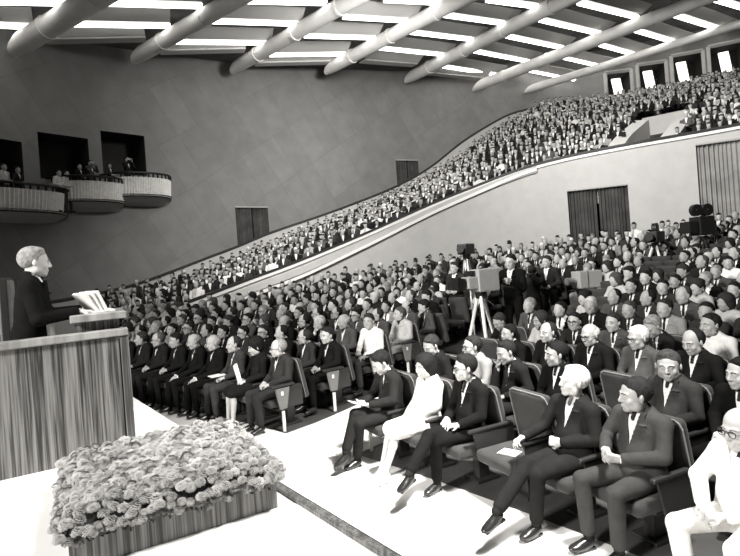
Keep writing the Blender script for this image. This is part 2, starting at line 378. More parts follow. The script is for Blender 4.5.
def person_meshes(J, hair='short', far=False, yaw=0, pitch=0, roll=0, glasses=False, dress=None, fat=1.0, h=.009, jacket=True, tie=True, standing=False, hat=None, open_jacket=False):
    """returns list of (part name, mesh, colour key)"""
    out = []
    HR = rotm(-yaw, pitch, roll); TR = frame(J['neck']-J['pelvis'], (0, 1, 0)); f = TR[:, 1]; up = TR[:, 2]; rt = TR[:, 0]
    pts = np.array([J[k] for k in ('pelvis', 'chest', 'head', 'elR', 'elL', 'wrR', 'wrL', 'knR', 'knL', 'anR', 'anL', 'shR', 'shL')])
    lo, hi = pts.min(0)-.2, pts.max(0)+.2; lo[2] = max(lo[2], -.02)
    c = J['chest']; pv = J['pelvis']; nk = J['neck']
    # ---- body
    S = SDF(lo, hi, h)
    head(S, J['head'], HR, fat**.5, dress is not None)
    hd = J['head']+HR @ np.array((0, -.018, -.055)); S.cap(hd, nk-up*.01, .05*fat**.5 if not dress else .045, .052*fat**.5 if not dress else .048, k=.02)
    S.ell(c, (.14*fat, .095*fat, .19), TR, k=.04); S.ell(pv*.6+c*.4, (.13*fat, .1*fat, .17), TR, k=.04); S.cap(J['shR'], J['shL'], .045, k=.05)
    S.ell(pv, (.14*fat, .1*fat, .1), TR, k=.05)
    for s in ('R', 'L'):
        sg = 1 if s == 'R' else -1
        S.cap(J['sh'+s], J['el'+s], .047, .038, k=.03); S.cap(J['el'+s], J['wr'+s], .038, .026, k=.012)
        hand(S, J['wr'+s], J['hd'+s], J['pn'+s], sg, J['cr'+s])
        if not dress: continue
        S.cap(J['hip'+s], J['kn'+s], .075, .05, k=.04)
        mid = (J['kn'+s]*.65+J['an'+s]*.35)-f*.01; S.cap(J['kn'+s], mid, .047, .046, k=.015); S.cap(mid, J['an'+s], .046, .031, k=.015)
        S.cap(J['an'+s], J['an'+s]+nrm(J['ft'+s])*.1-np.array((0, 0, .05)), .034, .025, k=.02)
    out.append(('body', S.mesh('body', M['skin']), 'skin'))
    # ---- top garment
    def torso(S, e, long=True, arms=1.0, collar=True):
        S.ell(c, (.158*fat+e, .112*fat+e, .2), TR, k=.03); S.ell(pv*.55+c*.45+f*.01*fat, (.15*fat+e, .122*fat+e, .18), TR, k=.05)
        S.cap(J['shR']-up*.01, J['shL']-up*.01, .05+e, k=.05); S.cap(nk-up*.0-f*.01, J['shR']+up*.0, .05+e, .048+e, k=.04); S.cap(nk-f*.01, J['shL'], .05+e, .048+e, k=.04); S.cap(c+up*.14, nk+up*.005, .085+e, .058+e, k=.035)
        if long: S.ell(pv+up*.03, (.165*fat+e, .135*fat+e, .135), TR, k=.04)
        for s in ('R', 'L'):
            a, b, w = J['sh'+s], J['el'+s], J['wr'+s]
            S.cap(a, b, .059+e, .05+e, k=.03)
            if arms > .5: S.cap(b, b+(w-b)*arms, .05+e, .04+e, k=.015)
    base = SDF(lo, hi, h)
    if dress:
        torso(base, .004, True, .93 if dress != 'blouse' else .45)
        base.cap(J['hipR'], J['knR']*.97+J['knL']*.03, .1, .085, k=.06); base.cap(J['hipL'], J['knL']*.97+J['knR']*.03, .1, .085, k=.06)
        base.cap((J['hipR']+J['hipL'])/2, (J['knR']+J['knL'])/2, .09, .075, k=.06)
        base.wedge(c+up*.12, TR, .2, .09)
        out.append(('dress', base.mesh('dress', M['cloth']), 'top'))
    else:
        if jacket:
            torso(base, .006, True, .9)
            for s_ in (-1, 1):
                p0 = c+up*.17+rt*.075*s_+f*.085*fat; p1 = c-up*.1+rt*.022*s_+f*.125*fat
                Rl = frame(p0-p1, f+rt*.3*s_); base.box((p0+p1)/2, (.03, .008, .145), .006, Rl, k=.004)
                base.box(c-up*.16+rt*.1*s_+f*.115*fat, (.05, .012, .012), .006, TR @ rotm(-25*s_), k=.004)
            base.box(c+up*.07-rt*.09+f*.108*fat, (.035, .01, .008), .005, TR @ rotm(18), k=.004)
            base.wedge(c-up*(.1 if not open_jacket else .3), TR, .3 if not open_jacket else .5, .068 if not open_jacket else .12)
            base.wedge(pv+up*.02, -TR @ np.diag((1, -1, 1)), .25, .12)
            base.cap(nk-f*.045+rt*.06, nk-f*.045-rt*.06, .022, k=.02)
            out.append(('jacket', base.mesh('jacket', M['cloth']), 'top'))
            S = SDF(c-.24, nk+.17, h); e = -.003
            S.ell(c, (.158*fat+e, .112*fat+e, .2), TR, k=.03); S.ell(pv*.55+c*.45+f*.01*fat, (.15*fat+e, .122*fat+e, .18), TR, k=.05)
            S.cap(c+up*.14, nk+up*.005, .08, .056, k=.035)
        else:
            torso(base, .004, False, .93); S = base
        for s_ in (-1, 1):
            S.cap(nk+f*.05+rt*.012*s_-up*.005, nk+rt*.058*s_+up*.022, .012, k=.008); S.cap(nk+rt*.058*s_+up*.022, nk-f*.055+up*.035, .012, k=.008)
        out.append(('shirt', S.mesh('shirt', M['cloth']), 'shirt'))
        if jacket and not far:
            for s in ('R', 'L'):
                S = SDF(J['wr'+s]-.11, J['wr'+s]+.11, h)
                d = J['wr'+s]-J['el'+s]; S.cap(J['el'+s]+d*.84, J['el'+s]+d*.95, .038, .037, k=.002)
                out.append(('cuff', S.mesh('cuff', M['cloth']), 'shirt'))
        if tie:
            S = SDF(c-.2, nk+.1, h*.8); a = nk+f*.062-up*.002; b = c+up*.06+f*.122*fat; e_ = c-up*.1+f*.126*fat
            S.box(a, (.016, .012, .018), .006, TR); S.box((a+b)/2, (.016, .009, float(np.linalg.norm(a-b))/2+.01), .004, frame(a-b, f))
            S.box((b+e_)/2, (.024, .01, float(np.linalg.norm(e_-b))/2+.01), .004, frame(b-e_, f))
            out.append(('necktie', S.mesh('necktie', M['cloth']), 'tie'))
        S = SDF(lo, hi, h)
        S.ell(pv, (.158*fat, .128*fat, .115), TR, k=.04)
        for s in ('R', 'L'):
            S.cap(J['hip'+s], J['kn'+s], .09*fat**.5, .064, k=.04); S.cap(J['kn'+s], J['an'+s]+(J['kn'+s]-J['an'+s])*.12, .064, .056, k=.015)
        out.append(('trousers', S.mesh('trousers', M['cloth']), 'bottom'))
    # ---- shoes
    for s in ('R', 'L'):
        a = J['an'+s]; t = nrm(J['ft'+s]); S = SDF(a-.3, a+.3, h*.8)
        dn = nrm(np.cross(np.cross(t, (0, 0, -1)), t)); Rf = frame(-dn, t)
        S.ell(a+dn*.04+t*.0, (.037, .055, .042), Rf); S.ell(a+dn*.06+t*.11, (.044, .085, .03), Rf, k=.02); S.ell(a+dn*.05+t*.05, (.036, .07, .038), Rf, k=.03)
        S.box(a+dn*.083+t*.07, (.036, .105, .007), .007, Rf, k=.004); S.box(a+dn*.092-t*.022, (.03, .026, .012), .006, Rf, k=.003)
        S.box(a+dn*.14+t*.05, (.1, .3, .036), .002, Rf, k=.001, op='s')
        out.append(('shoe', S.mesh('shoe', M['leather'] if dress != 'white' else M['cloth']), 'shoe'))
        if not dress:
            S = SDF(a-.12, a+.2, h); S.cap(a, a+(J['kn'+s]-a)*.3, .04, .046, k=.01); out.append(('sock', S.mesh('sock', M['cloth']), 'sock'))
    out.append(('hair', hairmesh(J['head'], HR, hair, h*.75, max(1, fat**.5)), 'hair'))
    if far: return [o for o in out if o[1] is not None and o[0] != 'sock']
    # ---- brows and eyes, drawn as small separate forms
    T = lambda x, y, z: Vector(J['head']+HR @ (np.array((x, y, z))*HS))
    for s_ in (-1, 1):
        b = B(); b.path([T(.014*s_, .0965, .021), T(.03*s_, .0945, .027), T(.048*s_, .082, .02)], .0038, 6)
        out.append(('eyebrow', b.mesh('eyebrow', M['hair'], True), 'brow'))
    for s_ in (-1, 1):
        b = B(); b.ball(T(.031*s_, .0835, .001), .0062, n=8); out.append(('eye', b.mesh('eye', M['black'], True), None))
    if glasses:
        b = B()
        for s_ in (-1, 1):
            q = [T((.033+.023*math.cos(a))*s_, .103, .001+.018*math.sin(a)) for a in np.linspace(0, 2*PI, 13)]
            b.path(q, .0026, 6); b.path([T(.056*s_, .102, .006), T(.082*s_, .06, .006), T(.084*s_, -.005, .004)], .0024, 6)
        b.path([T(-.01, .104, .004), T(.01, .104, .004)], .0024, 6); b.path([T(-.055, .102, .014), T(-.01, .106, .012), T(.01, .106, .012), T(.055, .102, .014)], .003, 6)
        out.append(('glasses', b.mesh('glasses', M['glass'], True), None))
    return [o for o in out if o[1] is not None]
def spawn(meshes, loc, rotz, cols, label, group=None, scale=1.0):
    t = thing('person', label, 'person', loc, rotz, group); t.scale = (scale,)*3
    got = {}
    for n, me, ck in meshes:
        v = cols.get(ck, .03) if ck else None
        par = {'eye': 'body', 'eyebrow': 'body', 'glasses': 'body', 'cuff': 'jacket', 'necktie': 'shirt'}.get(n)
        got[n] = obj(n, me, got.get(par, t), color=v)
    return t
#PART2
# ================================================================== SETTING
CX, CY = -21.4, -14.6
def rowz(R):
    k = max(0, R-30.35); return .05*k+.0043*k*k
A_ = np.array((math.cos(R_(29.5)), math.sin(R_(29.5)))); B_ = np.array((-A_[1], A_[0]))
# ---- big side and back wall: plan polyline
def smooth(pts, n=4):
    P = [np.array(p, float) for p in pts]; P = [2*P[0]-P[1]]+P+[2*P[-1]-P[-2]]; out = []
    for i in range(1, len(P)-2):
        for t in np.linspace(0, 1, n, endpoint=False):
            a, b, c, d = P[i-1:i+3]; out.append(.5*((2*b)+(-a+c)*t+(2*a-5*b+4*c-d)*t*t+(-a+3*b-3*c+d)*t**3))
    out.append(P[-2]); return np.array(out)
WALL = smooth([(-17.5, 14), (-15.0, 19.6), (-13.6, 22.3), (-10.9, 25.5), (-6.45, 29.8), (-1.97, 32.9), (3.24, 36), (9.1, 37.8), (15.2, 38.4), (21.5, 37.5), (26.7, 35.5), (34, 31)], 6)
WS = np.concatenate([[0], np.cumsum(np.linalg.norm(np.diff(WALL, axis=0), axis=1))])
def wall_at(s):
    return np.array((np.interp(s, WS, WALL[:, 0]), np.interp(s, WS, WALL[:, 1])))
def wall_hit(px, py):
    d = ray(px, py); best = None
    for i in range(len(WALL)-1):
        p, q = WALL[i], WALL[i+1]; e = q-p; den = d[0]*e[1]-d[1]*e[0]
        if abs(den) < 1e-9: continue
        t = (p[0]*e[1]-p[1]*e[0])/den; u = (p[0]*d[1]-p[1]*d[0])/den
        if -1e-6 <= u <= 1+1e-6 and t > 0: best = (WS[i]+u*(WS[i+1]-WS[i]), CAMZ+d[2]*t, t); break
    return best
# ceiling plane from where the wall meets it
tops = [(0, 57), (140, 59), (253, 64), (330, 66), (408, 74), (523, 88), (620, 58), (740, 18)]
tp = []
for x, y in tops:
    s, z, t = wall_hit(x, y); w_ = wall_at(s); tp.append((w_[0], w_[1], z))
tp = np.array(tp); cf, *_ = np.linalg.lstsq(np.c_[np.ones(len(tp)), tp[:, 0], tp[:, 1]], tp[:, 2], rcond=None)
def ceilz(x, y): return cf[0]+cf[1]*x+cf[2]*y
def on_ceil(px, py, dz=0):
    d = ray(px, py); t = (cf[0]+dz-CAMZ)/(d[2]-cf[1]*d[0]-cf[2]*d[1]); return Vector((d[0]*t, t, CAMZ+d[2]*t))
def on_ceil_in(px, py, dz=0, gap=.5):
    p = on_ceil(px, py, dz); h_ = wall_hit(px, py)
    return p if h_ is None or p.y < h_[2]-gap else at_y(px, py, h_[2]-gap)
CN = Vector((cf[1], cf[2], -1)).normalized()   # pointing down out of the ceiling

# holes in the wall: (s0, s1, z0, z1, kind)
def hole(x0, y0, x1, y1, kind):
    a = wall_hit(x0, y0); b = wall_hit(x1, y1); 
    return [min(a[0], b[0]), max(a[0], b[0]), min(a[1], b[1]), max(a[1], b[1]), kind]
holes = [hole(-32, 133, 25, 190, 'loge'), hole(38, 142, 91, 182, 'loge'), hole(101, 141, 147, 176, 'loge'),
         hole(235, 207, 271.5, 262, 'door'), hole(395.5, 160, 421, 203, 'door'),
         hole(605, 73, 633, 94, 'booth'), hole(637, 65, 668, 88, 'booth'), hole(671, 56, 705, 80, 'booth'), hole(708, 47, 745, 72, 'booth')]
for hh in holes:
    if hh[4] == 'loge':
        hh[3] = max(hh[3], hh[2]+2.0)
ss = sorted(set(list(WS)+[v for hh in holes for v in hh[:2]]))
vs, fs, uvs = [], [], []
for a, b in zip(ss[:-1], ss[1:]):
    if b-a < 1e-4: continue
    pa, pb = wall_at(a), wall_at(b); m_ = (a+b)/2
    zs = [(-.2, 40.0)]
    hl = sorted([(hh[2], hh[3]) for hh in holes if hh[0] <= m_ <= hh[1]])
    segs = []; cur = -.2
    for z0, z1 in hl: segs.append((cur, z0)); cur = z1
    segs.append((cur, None))
    for z0, z1 in segs:
        za = z1 if z1 is not None else ceilz(*pa)+.6; zb = z1 if z1 is not None else ceilz(*pb)+.6
        i = len(vs); vs += [(pa[0], pa[1], z0), (pb[0], pb[1], z0), (pb[0], pb[1], zb), (pa[0], pa[1], za)]
        uvs += [(a, z0), (b, z0), (b, zb), (a, za)]; fs.append((i, i+1, i+2, i+3))
me = mk('wall_side', vs, fs, M['wall']); ul = me.uv_layers.new(name='UVMap')
for p in me.polygons:
    for li in p.loop_indices: ul.data[li].uv = uvs[me.loops[li].vertex_index]
struct(obj('wall_side', me))
def wn(s):   # outward (away from the hall) normal
    t = wall_at(s+.05)-wall_at(s-.05); t /= np.linalg.norm(t); return np.array((-t[1], t[0])), t
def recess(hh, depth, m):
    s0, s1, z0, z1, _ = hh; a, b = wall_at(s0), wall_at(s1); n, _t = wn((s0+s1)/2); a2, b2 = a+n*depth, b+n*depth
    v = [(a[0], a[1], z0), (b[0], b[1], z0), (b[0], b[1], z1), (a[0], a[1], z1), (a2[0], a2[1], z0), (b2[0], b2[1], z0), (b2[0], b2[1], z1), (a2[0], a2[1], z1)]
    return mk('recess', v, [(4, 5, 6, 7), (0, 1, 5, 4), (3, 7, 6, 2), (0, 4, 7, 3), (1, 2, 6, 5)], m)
M['curtain'] = mat('dark_curtain', .07, .9, .1, noise=.3, nscale=2)
M['curtainlight'] = mat('grey_curtain', .3, .85, .1, noise=.2, nscale=2)
M['brass'] = mat('brass_trim', .4, .4, .5)
def curtain_mesh(a, b, z0, z1, folds, amp=.07, m=None):
    a, b = np.array(a), np.array(b); t = b-a; L = np.linalg.norm(t); n = np.array((-t[1], t[0]))/L; N = folds*8
    v = []
    for i in range(N+1):
        u = i/N; w_ = math.sin(u*folds*2*PI+.8*math.sin(u*17))*amp*(.7+.3*math.sin(u*9)); p = a+t*u+n*w_
        v += [(p[0], p[1], z0), (p[0], p[1], z1)]
    f = [(2*i, 2*i+2, 2*i+3, 2*i+1) for i in range(N)]
    return mk('curtain', v, f, m or M['curtain'], True)
nd = nw = 0
for hh in holes:
    s0, s1, z0, z1, kd = hh; a, b = wall_at(s0), wall_at(s1); n, t = wn((s0+s1)/2)
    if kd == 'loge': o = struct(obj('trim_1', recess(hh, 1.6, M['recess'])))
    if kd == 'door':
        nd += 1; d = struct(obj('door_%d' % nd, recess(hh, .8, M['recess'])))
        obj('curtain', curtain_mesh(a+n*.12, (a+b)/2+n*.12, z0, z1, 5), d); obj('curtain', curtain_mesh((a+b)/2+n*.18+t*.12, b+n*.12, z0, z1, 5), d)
        q = B(); q.tube((a[0], a[1], z1), (b[0], b[1], z1), .05, n=6); obj('door_head', q.mesh('door_head', M['brass']), d)
    if kd == 'booth':
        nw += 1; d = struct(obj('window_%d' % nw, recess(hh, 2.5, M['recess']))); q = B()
        fr = [(a, b, z0), (a, b, z1)]
        for p0, p1, z in fr: q.tube((p0[0], p0[1], z), (p1[0], p1[1], z), .14, n=4)
        for p0 in (a, b): q.tube((p0[0], p0[1], z0), (p0[0], p0[1], z1), .15, n=4)
        obj('window_frame', q.mesh('window_frame', M['plaster']), d)
        gm = bpy.data.materials.get('booth_glass')
        if not gm:
            gm = mat('booth_glass', .9, .05, .5); gm.node_tree.nodes['Principled BSDF'].inputs['Transmission Weight'].default_value = 1; gm.node_tree.nodes['Principled BSDF'].inputs['IOR'].default_value = 1.02
        e = .05
        obj('glass', mk('glass', [(a[0], a[1], z0), (b[0], b[1], z0), (b[0], b[1], z1), (a[0], a[1], z1)], [(0, 1, 2, 3)], gm), d)
# lit booth lamps behind the glass
M['boothlamp'] = emis('booth_lamp_glow', 2.2)
for i, (hh, dx) in enumerate(zip(holes[5:], ((.6, 0), (.52, 0), (.45, 0), (.55, 0)))):
    s0, s1, z0, z1, kd = hh; n, t = wn((s0+s1)/2); p = wall_at(s0+(s1-s0)*dx[0])+n*.9
    l = thing('projection_lamp', 'bright lamp glowing behind the %s projection booth window from the left, under the ceiling' % ('first', 'second', 'third', 'fourth')[i], 'lamp', (p[0], p[1], z0))
    H = z1-z0; q = B(); q.hexa([tuple(Vector((t[0]*u+n[0]*w_, t[1]*u+n[1]*w_, z))) for z, sh in ((.0, .1), (H*.85, -.12)) for u, w_ in ((-.3+sh, -.1), (.3+sh, -.1), (.3+sh, .1), (-.3+sh, .1))])
    obj('lamp_panel', q.mesh('lamp_panel', M['boothlamp']), l)
    q = B(); q.box((0, 0, .04), (.3, .3, .04), bev=.01); obj('lamp_base', q.mesh('lamp_base', M['black']), l)
# ---- ceiling
cs = [(-40, -10), (60, -10), (60, 60), (-40, 60)]
struct(obj('ceiling', mk('ceiling', [(x, y, ceilz(x, y)+.55) for x, y in cs], [(0, 3, 2, 1)], M['ceiling'])))
# cornice strip along the wall top and dark coffers between light rows
beams = [((16, 47), (92, 0), .43), ((136, 57), (234, 0), .36), ((234, 68), (352, 0), .36), ((328, 69), (459, 0), .37), ((408, 78), (564, 0), .4), ((475, 87), (700, 0), .38), ((524, 91), (740, 24), .3)]
ordn = ['first', 'second', 'third', 'fourth', 'fifth', 'sixth', 'seventh']
BL = []
for i, (p, q, r) in enumerate(beams):
    a = on_ceil_in(*p, dz=-.2); b = on_ceil_in(*q, dz=-.2); d = (b-a).normalized(); L = (b-a).length*1.9; BL.append((a, b))
    t = thing('ceiling_duct', '%s pale tubular ceiling rib counted from the left, its slanted end near the side wall' % ordn[i], 'ceiling rib', a, 0, 'tubular ceiling ribs')
    e = Vector((0, 0, 1)).cross(d).normalized(); up = d.cross(e)
    # oblique cut nose: tube that begins pointed, with rings
    vs, fs = [], []; N = 16
    st = [0, .6, L*.25, L*.5, L]
    for k, s_ in enumerate(st):
        for j in range(N):
            an = 2*PI*j/N; o = e*math.cos(an)*r+up*math.sin(an)*r*.95
            sh = (.9*math.sin(an)*r if k == 0 else 0); vs.append(tuple(d*(s_+sh+(0 if k else .1))+o*(.82 if k == 0 else 1)))
    for k in range(len(st)-1):
        for j in range(N): fs.append((k*N+j, k*N+(j+1) % N, (k+1)*N+(j+1) % N, (k+1)*N+j))
    fs.append(tuple(range(N))[::-1]); fs.append(tuple(range((len(st)-1)*N, len(st)*N)))
    me = mk('shell', vs, fs, M['beam'], True)
    try: me.set_sharp_from_angle(angle=R_(40))
    except Exception: pass
    obj('shell', me, t)
    if i < 6:
        s_ = 2.2; 
        while s_ < L-.3:
            q = B(); q.tube(d*s_, d*(s_+.14), r*1.06, n=20); obj('joint_band', q.mesh('joint_band', M['beam'], True), t); s_ += 3.1
strips = [ # between ribs: (gap index, x0, y0, x1, y1, bright)
 (0, -30, 24, 34, 27, 1), (0, -30, 1, 70, 3, 1),
 (1, 100, 3, 202, 6, 1), (1, 66, 24, 170, 26, 1), (1, 45, 41, 146, 39, 0),
 (2, 248, 1, 326, 3, 1), (2, 206, 21, 300, 24, 1), (2, 176, 42, 270, 43, 1), (2, 160, 52, 245, 50, 0),
 (3, 344, 17, 412, 21, 1), (3, 305, 36, 376, 38, 1), (3, 270, 55, 346, 54, 1), (3, 385, 0, 446, 3, 1), (3, 255, 64, 335, 62, 0),
 (4, 488, 0, 548, 8, 1), (4, 444, 15, 508, 24, 1), (4, 409, 32, 476, 40, 1), (4, 378, 48, 446, 55, 1), (4, 362, 61, 415, 65, 0),
 (5, 580, 3, 636, 17, 1), (5, 541, 20, 601, 34, 1), (5, 506, 36, 563, 48, 1), (5, 474, 51, 531, 62, 1), (5, 441, 66, 498, 75, 1), (5, 425, 73, 485, 79, 0),
 (6, 713, -1, 760, 13, 1), (6, 668, 13, 722, 30, 1), (6, 631, 29, 681, 44, 1), (6, 594, 43, 643, 57, 1), (6, 560, 57, 608, 68, 1), (6, 525, 70, 575, 80, 1)]
gapw = ['left of the first ceiling rib']+['between the %s and %s ceiling ribs' % (ordn[i], ordn[i+1]) for i in range(6)]
cnt = {}
for gi, x0, y0, x1, y1, br in strips[::-1]:
    cnt[gi] = cnt.get(gi, 0)+1
    a = on_ceil_in(x0, y0, .1); b = on_ceil_in(x1, y1, .1); d = (b-a).normalized(); L = (b-a).length; e = CN.cross(d).normalized()
    if e.y > 0: e = -e     # towards the camera
    nm = 'ceiling_light' if br else 'cove_panel'
    t = thing(nm, 'bright strip light %s, %s from the wall' % (gapw[gi], ordn[cnt[gi]-1]) if br else 'unlit pale cove strip along the wall %s' % gapw[gi], 'ceiling light' if br else 'cove', a, 0, 'fluorescent ceiling strips' if br else 'cove strips')
    w_ = .19
    rt = Matrix((d, e, -CN)).transposed()
    q = B(); q.box(d*L/2, (L/2, w_ if br else .3, .05), rt, bev=.02); obj('diffuser', q.mesh('diffuser', M['strip'] if br else M['stripdim']), t)
    q = B(); q.box(d*L/2+e*(w_+.45)-CN*.2, (L/2, .35, .03), rt @ Matrix.Rotation(R_(25), 3, 'X')); obj('reflector', q.mesh('reflector', M['reflector']), t)
    if br: q = B(); q.box(d*L/2-CN*.3-e*.05, (L/2, w_+.12, .18), rt); obj('housing', q.mesh('housing', M['panelgrey']), t)
# ---- inner wall (front of the upper balcony) traced in plan
IN = [(176, 306, 16.3), (190, 302, 17.0), (250, 279.5, 18.8), (300, 261, 19.8), (370, 232, 20.8), (430, 205, 21.0), (475, 187, 20.9), (520, 170, 20.5), (560, 159, 20.1), (600, 150.5, 19.6), (640, 143, 19.1), (680, 136, 18.7), (740, 125, 18.0), (800, 113, 17.2), (880, 100, 16.2)]
INP = smooth([tuple(at_y(x, y, Y)) for x, y, Y in IN], 5)
OUT = [(70, 297, 19.6), (110, 291, 22), (170, 277, 23.6), (235, 256, 26), (300, 230, 29), (371, 202, 32), (430, 172, 34.5), (461, 152, 35.3), (476, 140, 36), (507, 119, 36.7), (545, 101, 37), (590, 96, 37), (640, 88.5, 36.2), (690, 78.5, 35), (740, 67, 33.4), (800, 50, 31), (880, 30, 28.5)]
OUTP = smooth([tuple(at_y(x, y, Y)) for x, y, Y in OUT], 4)
def polar(P):
    a = P[:, 0]/P[:, 1]; o = np.argsort(a); return a[o], P[o]
aI, pI = polar(INP); aO, pO = polar(OUTP)
def inner(a): return np.interp(a, aI, pI[:, 1]), np.interp(a, aI, pI[:, 2])
def outer(a): return np.interp(a, aO, pO[:, 1]), np.interp(a, aO, pO[:, 2])
def nrm2(i, P):
    t = P[min(i+1, len(P)-1)][:2]-P[max(i-1, 0)][:2]; t = t/np.linalg.norm(t); return np.array((-t[1], t[0]))
# openings in the inner wall for the curtained doorways
def inner_hit(px, py):
    d = ray(px, py); a = d[0]; Y, z = inner(a); return a, CAMZ+d[2]*Y
dA = [inner_hit(567, 191), inner_hit(627.5, 183)]; dC = [inner_hit(695.5, 145), inner_hit(770, 128)]
dws = [(dA[0][0], dA[1][0], dA[0][1]), (dC[0][0], dC[1][0], dC[0][1])]
aa = sorted(set([a for a in aI]+[v for w_ in dws for v in w_[:2]])); vs, fs = [], []; cap, cr = B(), B()
for a, b in zip(aa[:-1], aa[1:]):
    if b-a < 1e-5: continue
    (Ya, za), (Yb, zb) = inner(a), inner(b); m_ = (a+b)/2; zl = 0.0
    for w_ in dws:
        if w_[0] < m_ < w_[1]: zl = w_[2]
    i = len(vs); vs += [(a*Ya, Ya, zl), (b*Yb, Yb, zl), (b*Yb, Yb, zb), (a*Ya, Ya, za), (a*Ya*1.008, Ya*1.008, zl), (b*Yb*1.008, Yb*1.008, zl), (b*Yb*1.008, Yb*1.008, zb), (a*Ya*1.008, Ya*1.008, za)]
    fs += [(i, i+1, i+2, i+3), (i+4, i+7, i+6, i+5), (i, i+4, i+5, i+1)]
struct(obj('wall_balcony', mk('wall_balcony', vs, fs, M['plaster'])))
def ribbon(name, off0, off1, z0, z1, m, a0=-9, a1=9, taper=None):
    vs = []; ids = [i for i in range(len(aI)) if a0 <= aI[i] <= a1]
    for i in ids:
        x, y, z = pI[i]; r0, r1 = 1+off0/y, 1+off1/y
        if taper: z += taper*max(0, min(1, (aI[i]+.12)/.45))
        vs += [(x*r0, y*r0, z+z0), (x*r1, y*r1, z+z0), (x*r1, y*r1, z+z1), (x*r0, y*r0, z+z1)]
    fs = []
    for k in range(len(ids)-1):
        o = 4*k
        for j in range(4): fs.append((o+j, o+(j+1) % 4, o+4+(j+1) % 4, o+4+j))
    fs += [(0, 1, 2, 3), tuple(4*(len(ids)-1)+j for j in (3, 2, 1, 0))]
    return mk(name, vs, fs, m)
aR = inner_hit(540, 165)[0]
struct(obj('trim_2', ribbon('trim_2', -.09, .3, -.02, .07, M['rail'])))            # dark handrail along the parapet
struct(obj('trim_3', ribbon('trim_3', -.07, .05, -.14, -.04, M['capwhite'])))          # pale band under it
struct(obj('trim_4', ribbon('trim_4', -.14, -.02, -.66, -.54, M['capwhite'], -9, aR, .42))) # lower pale band of the ramped part
struct(obj('trim_5', ribbon('trim_5', -.1, .0, -.5, -.24, M['plaster'], -9, aR, .2)))
for k, (a0, a1, zt) in enumerate(dws):
    nd += 1; Y0, Y1 = inner(a0)[0], inner(a1)[0]; p0, p1 = np.array((a0*Y0, Y0)), np.array((a1*Y1, Y1)); mid = (p0+p1)/2
    n_ = nrm(np.array((-(p1-p0)[1], (p1-p0)[0]))); q = B(); q.tube((*p0, zt), (*p1, zt), .04, n=6)
    d = struct(obj('door_%d' % nd, q.mesh('door_head', M['brass'])))
    mm = M['curtain'] if k == 0 else M['curtainlight']
    if k == 0:
        t_ = nrm(p1-p0)
        obj('curtain', curtain_mesh(p0+n_*.15, mid+n_*.15-t_*.04, 1.0, zt, 9, .05, mm), d); obj('curtain', curtain_mesh(mid+n_*.18+t_*.04, p1+n_*.15, 1.0, zt, 9, .05, mm), d)
        q = B(); q.box((mid[0]+n_[0]*.35, mid[1]+n_[1]*.35, zt-.3), (.045, .02, .27)); obj('door_gap', q.mesh('door_gap', M['capwhite']), d)
    else: obj('curtain', curtain_mesh(p0+n_*.15, p1+n_*.15, 1.0, zt, 16, .07, mm), d)
    q = B(); r0, r1 = p0+n_*1.2, p1+n_*1.2
    obj('recess', mk('recess', [(*p0, .5), (*p1, .5), (*p1, zt), (*p0, zt), (*r0, .5), (*r1, .5), (*r1, zt), (*r0, zt)], [(4, 5, 6, 7), (3, 7, 6, 2), (0, 4, 7, 3), (1, 2, 6, 5)], M['recess']), d)
# ---- upper balcony rows: stepped floor
def floor_in(a): Y, z = inner(a); return Y+.45, z-.75
def floor_out(a): Y, z = outer(a); return Y, z-1.05
AS = np.linspace(-.66, .98, 120); ROWD = .74
def row_pt(a, j):
    Y0, z0 = floor_in(a); Y1, z1 = floor_out(a); Y = Y0+j*ROWD
    if Y > Y1: return None
    return Y, z0+(z1-z0)*(Y-Y0)/max(Y1-Y0, .1)
vs, fs = [], []
for j in range(0, 26):
    for a, b in zip(AS[:-1], AS[1:]):
        if a < -.352: continue
        p, q = row_pt(a, j), row_pt(b, j)
        if not p or not q: continue
        p2, q2 = row_pt(a, j+1), row_pt(b, j+1)
        zp = p2[1] if p2 else p[1]+.3; zq = q2[1] if q2 else q[1]+.3
        i = len(vs); r = ROWD
        vs += [(a*p[0], p[0], p[1]), (b*q[0], q[0], q[1]), (b*(q[0]+r), q[0]+r, q[1]), (a*(p[0]+r), p[0]+r, p[1]), (b*(q[0]+r), q[0]+r, zq), (a*(p[0]+r), p[0]+r, zp)]
        fs += [(i, i+1, i+2, i+3), (i+3, i+2, i+4, i+5)]
# apron closing the stepped floor against the big wall
for a, b in zip(AS[:-1], AS[1:]):
    (Ya, za), (Yb, zb) = floor_out(a), floor_out(b); i = len(vs)
    if a < -.352: continue
    vs += [(a*Ya, Ya, za+.15), (b*Yb, Yb, zb+.15), (b*(Yb+5), Yb+5, zb+.2), (a*(Ya+5), Ya+5, za+.2)]; fs.append((i, i+1, i+2, i+3))
struct(obj('floor_balcony', mk('floor_balcony', vs, fs, M['step'])))
# low curved wall between the balcony rows and the side wall
LW = [(40, 305, 19.5), (90, 296, 21.5), (133, 286, 23), (170, 273, 24.8), (209, 258, 26.3), (238, 247, 27.5), (272, 233, 29.2), (336, 211, 31.2), (394, 188, 33.6), (430, 168, 34.8), (463, 142, 35.6), (497, 121, 36.2), (515, 113, 36.5), (535, 108, 36.8)]
LP = smooth([tuple(at_y(x, y, Y)) for x, y, Y in LW], 4); vs = []
for i, p in enumerate(LP):
    n = nrm2(i, LP)*.12; vs += [(p[0], p[1], p[2]-1.6), (p[0], p[1], p[2]), (p[0]+n[0], p[1]+n[1], p[2]), (p[0]+n[0], p[1]+n[1], p[2]-1.6)]
fs = []
for k in range(len(LP)-1):
    for j in range(3): fs.append((4*k+j, 4*k+4+j, 4*k+5+j, 4*k+1+j))
struct(obj('wall_aisle', mk('wall_aisle', vs, fs, M['plaster'])))
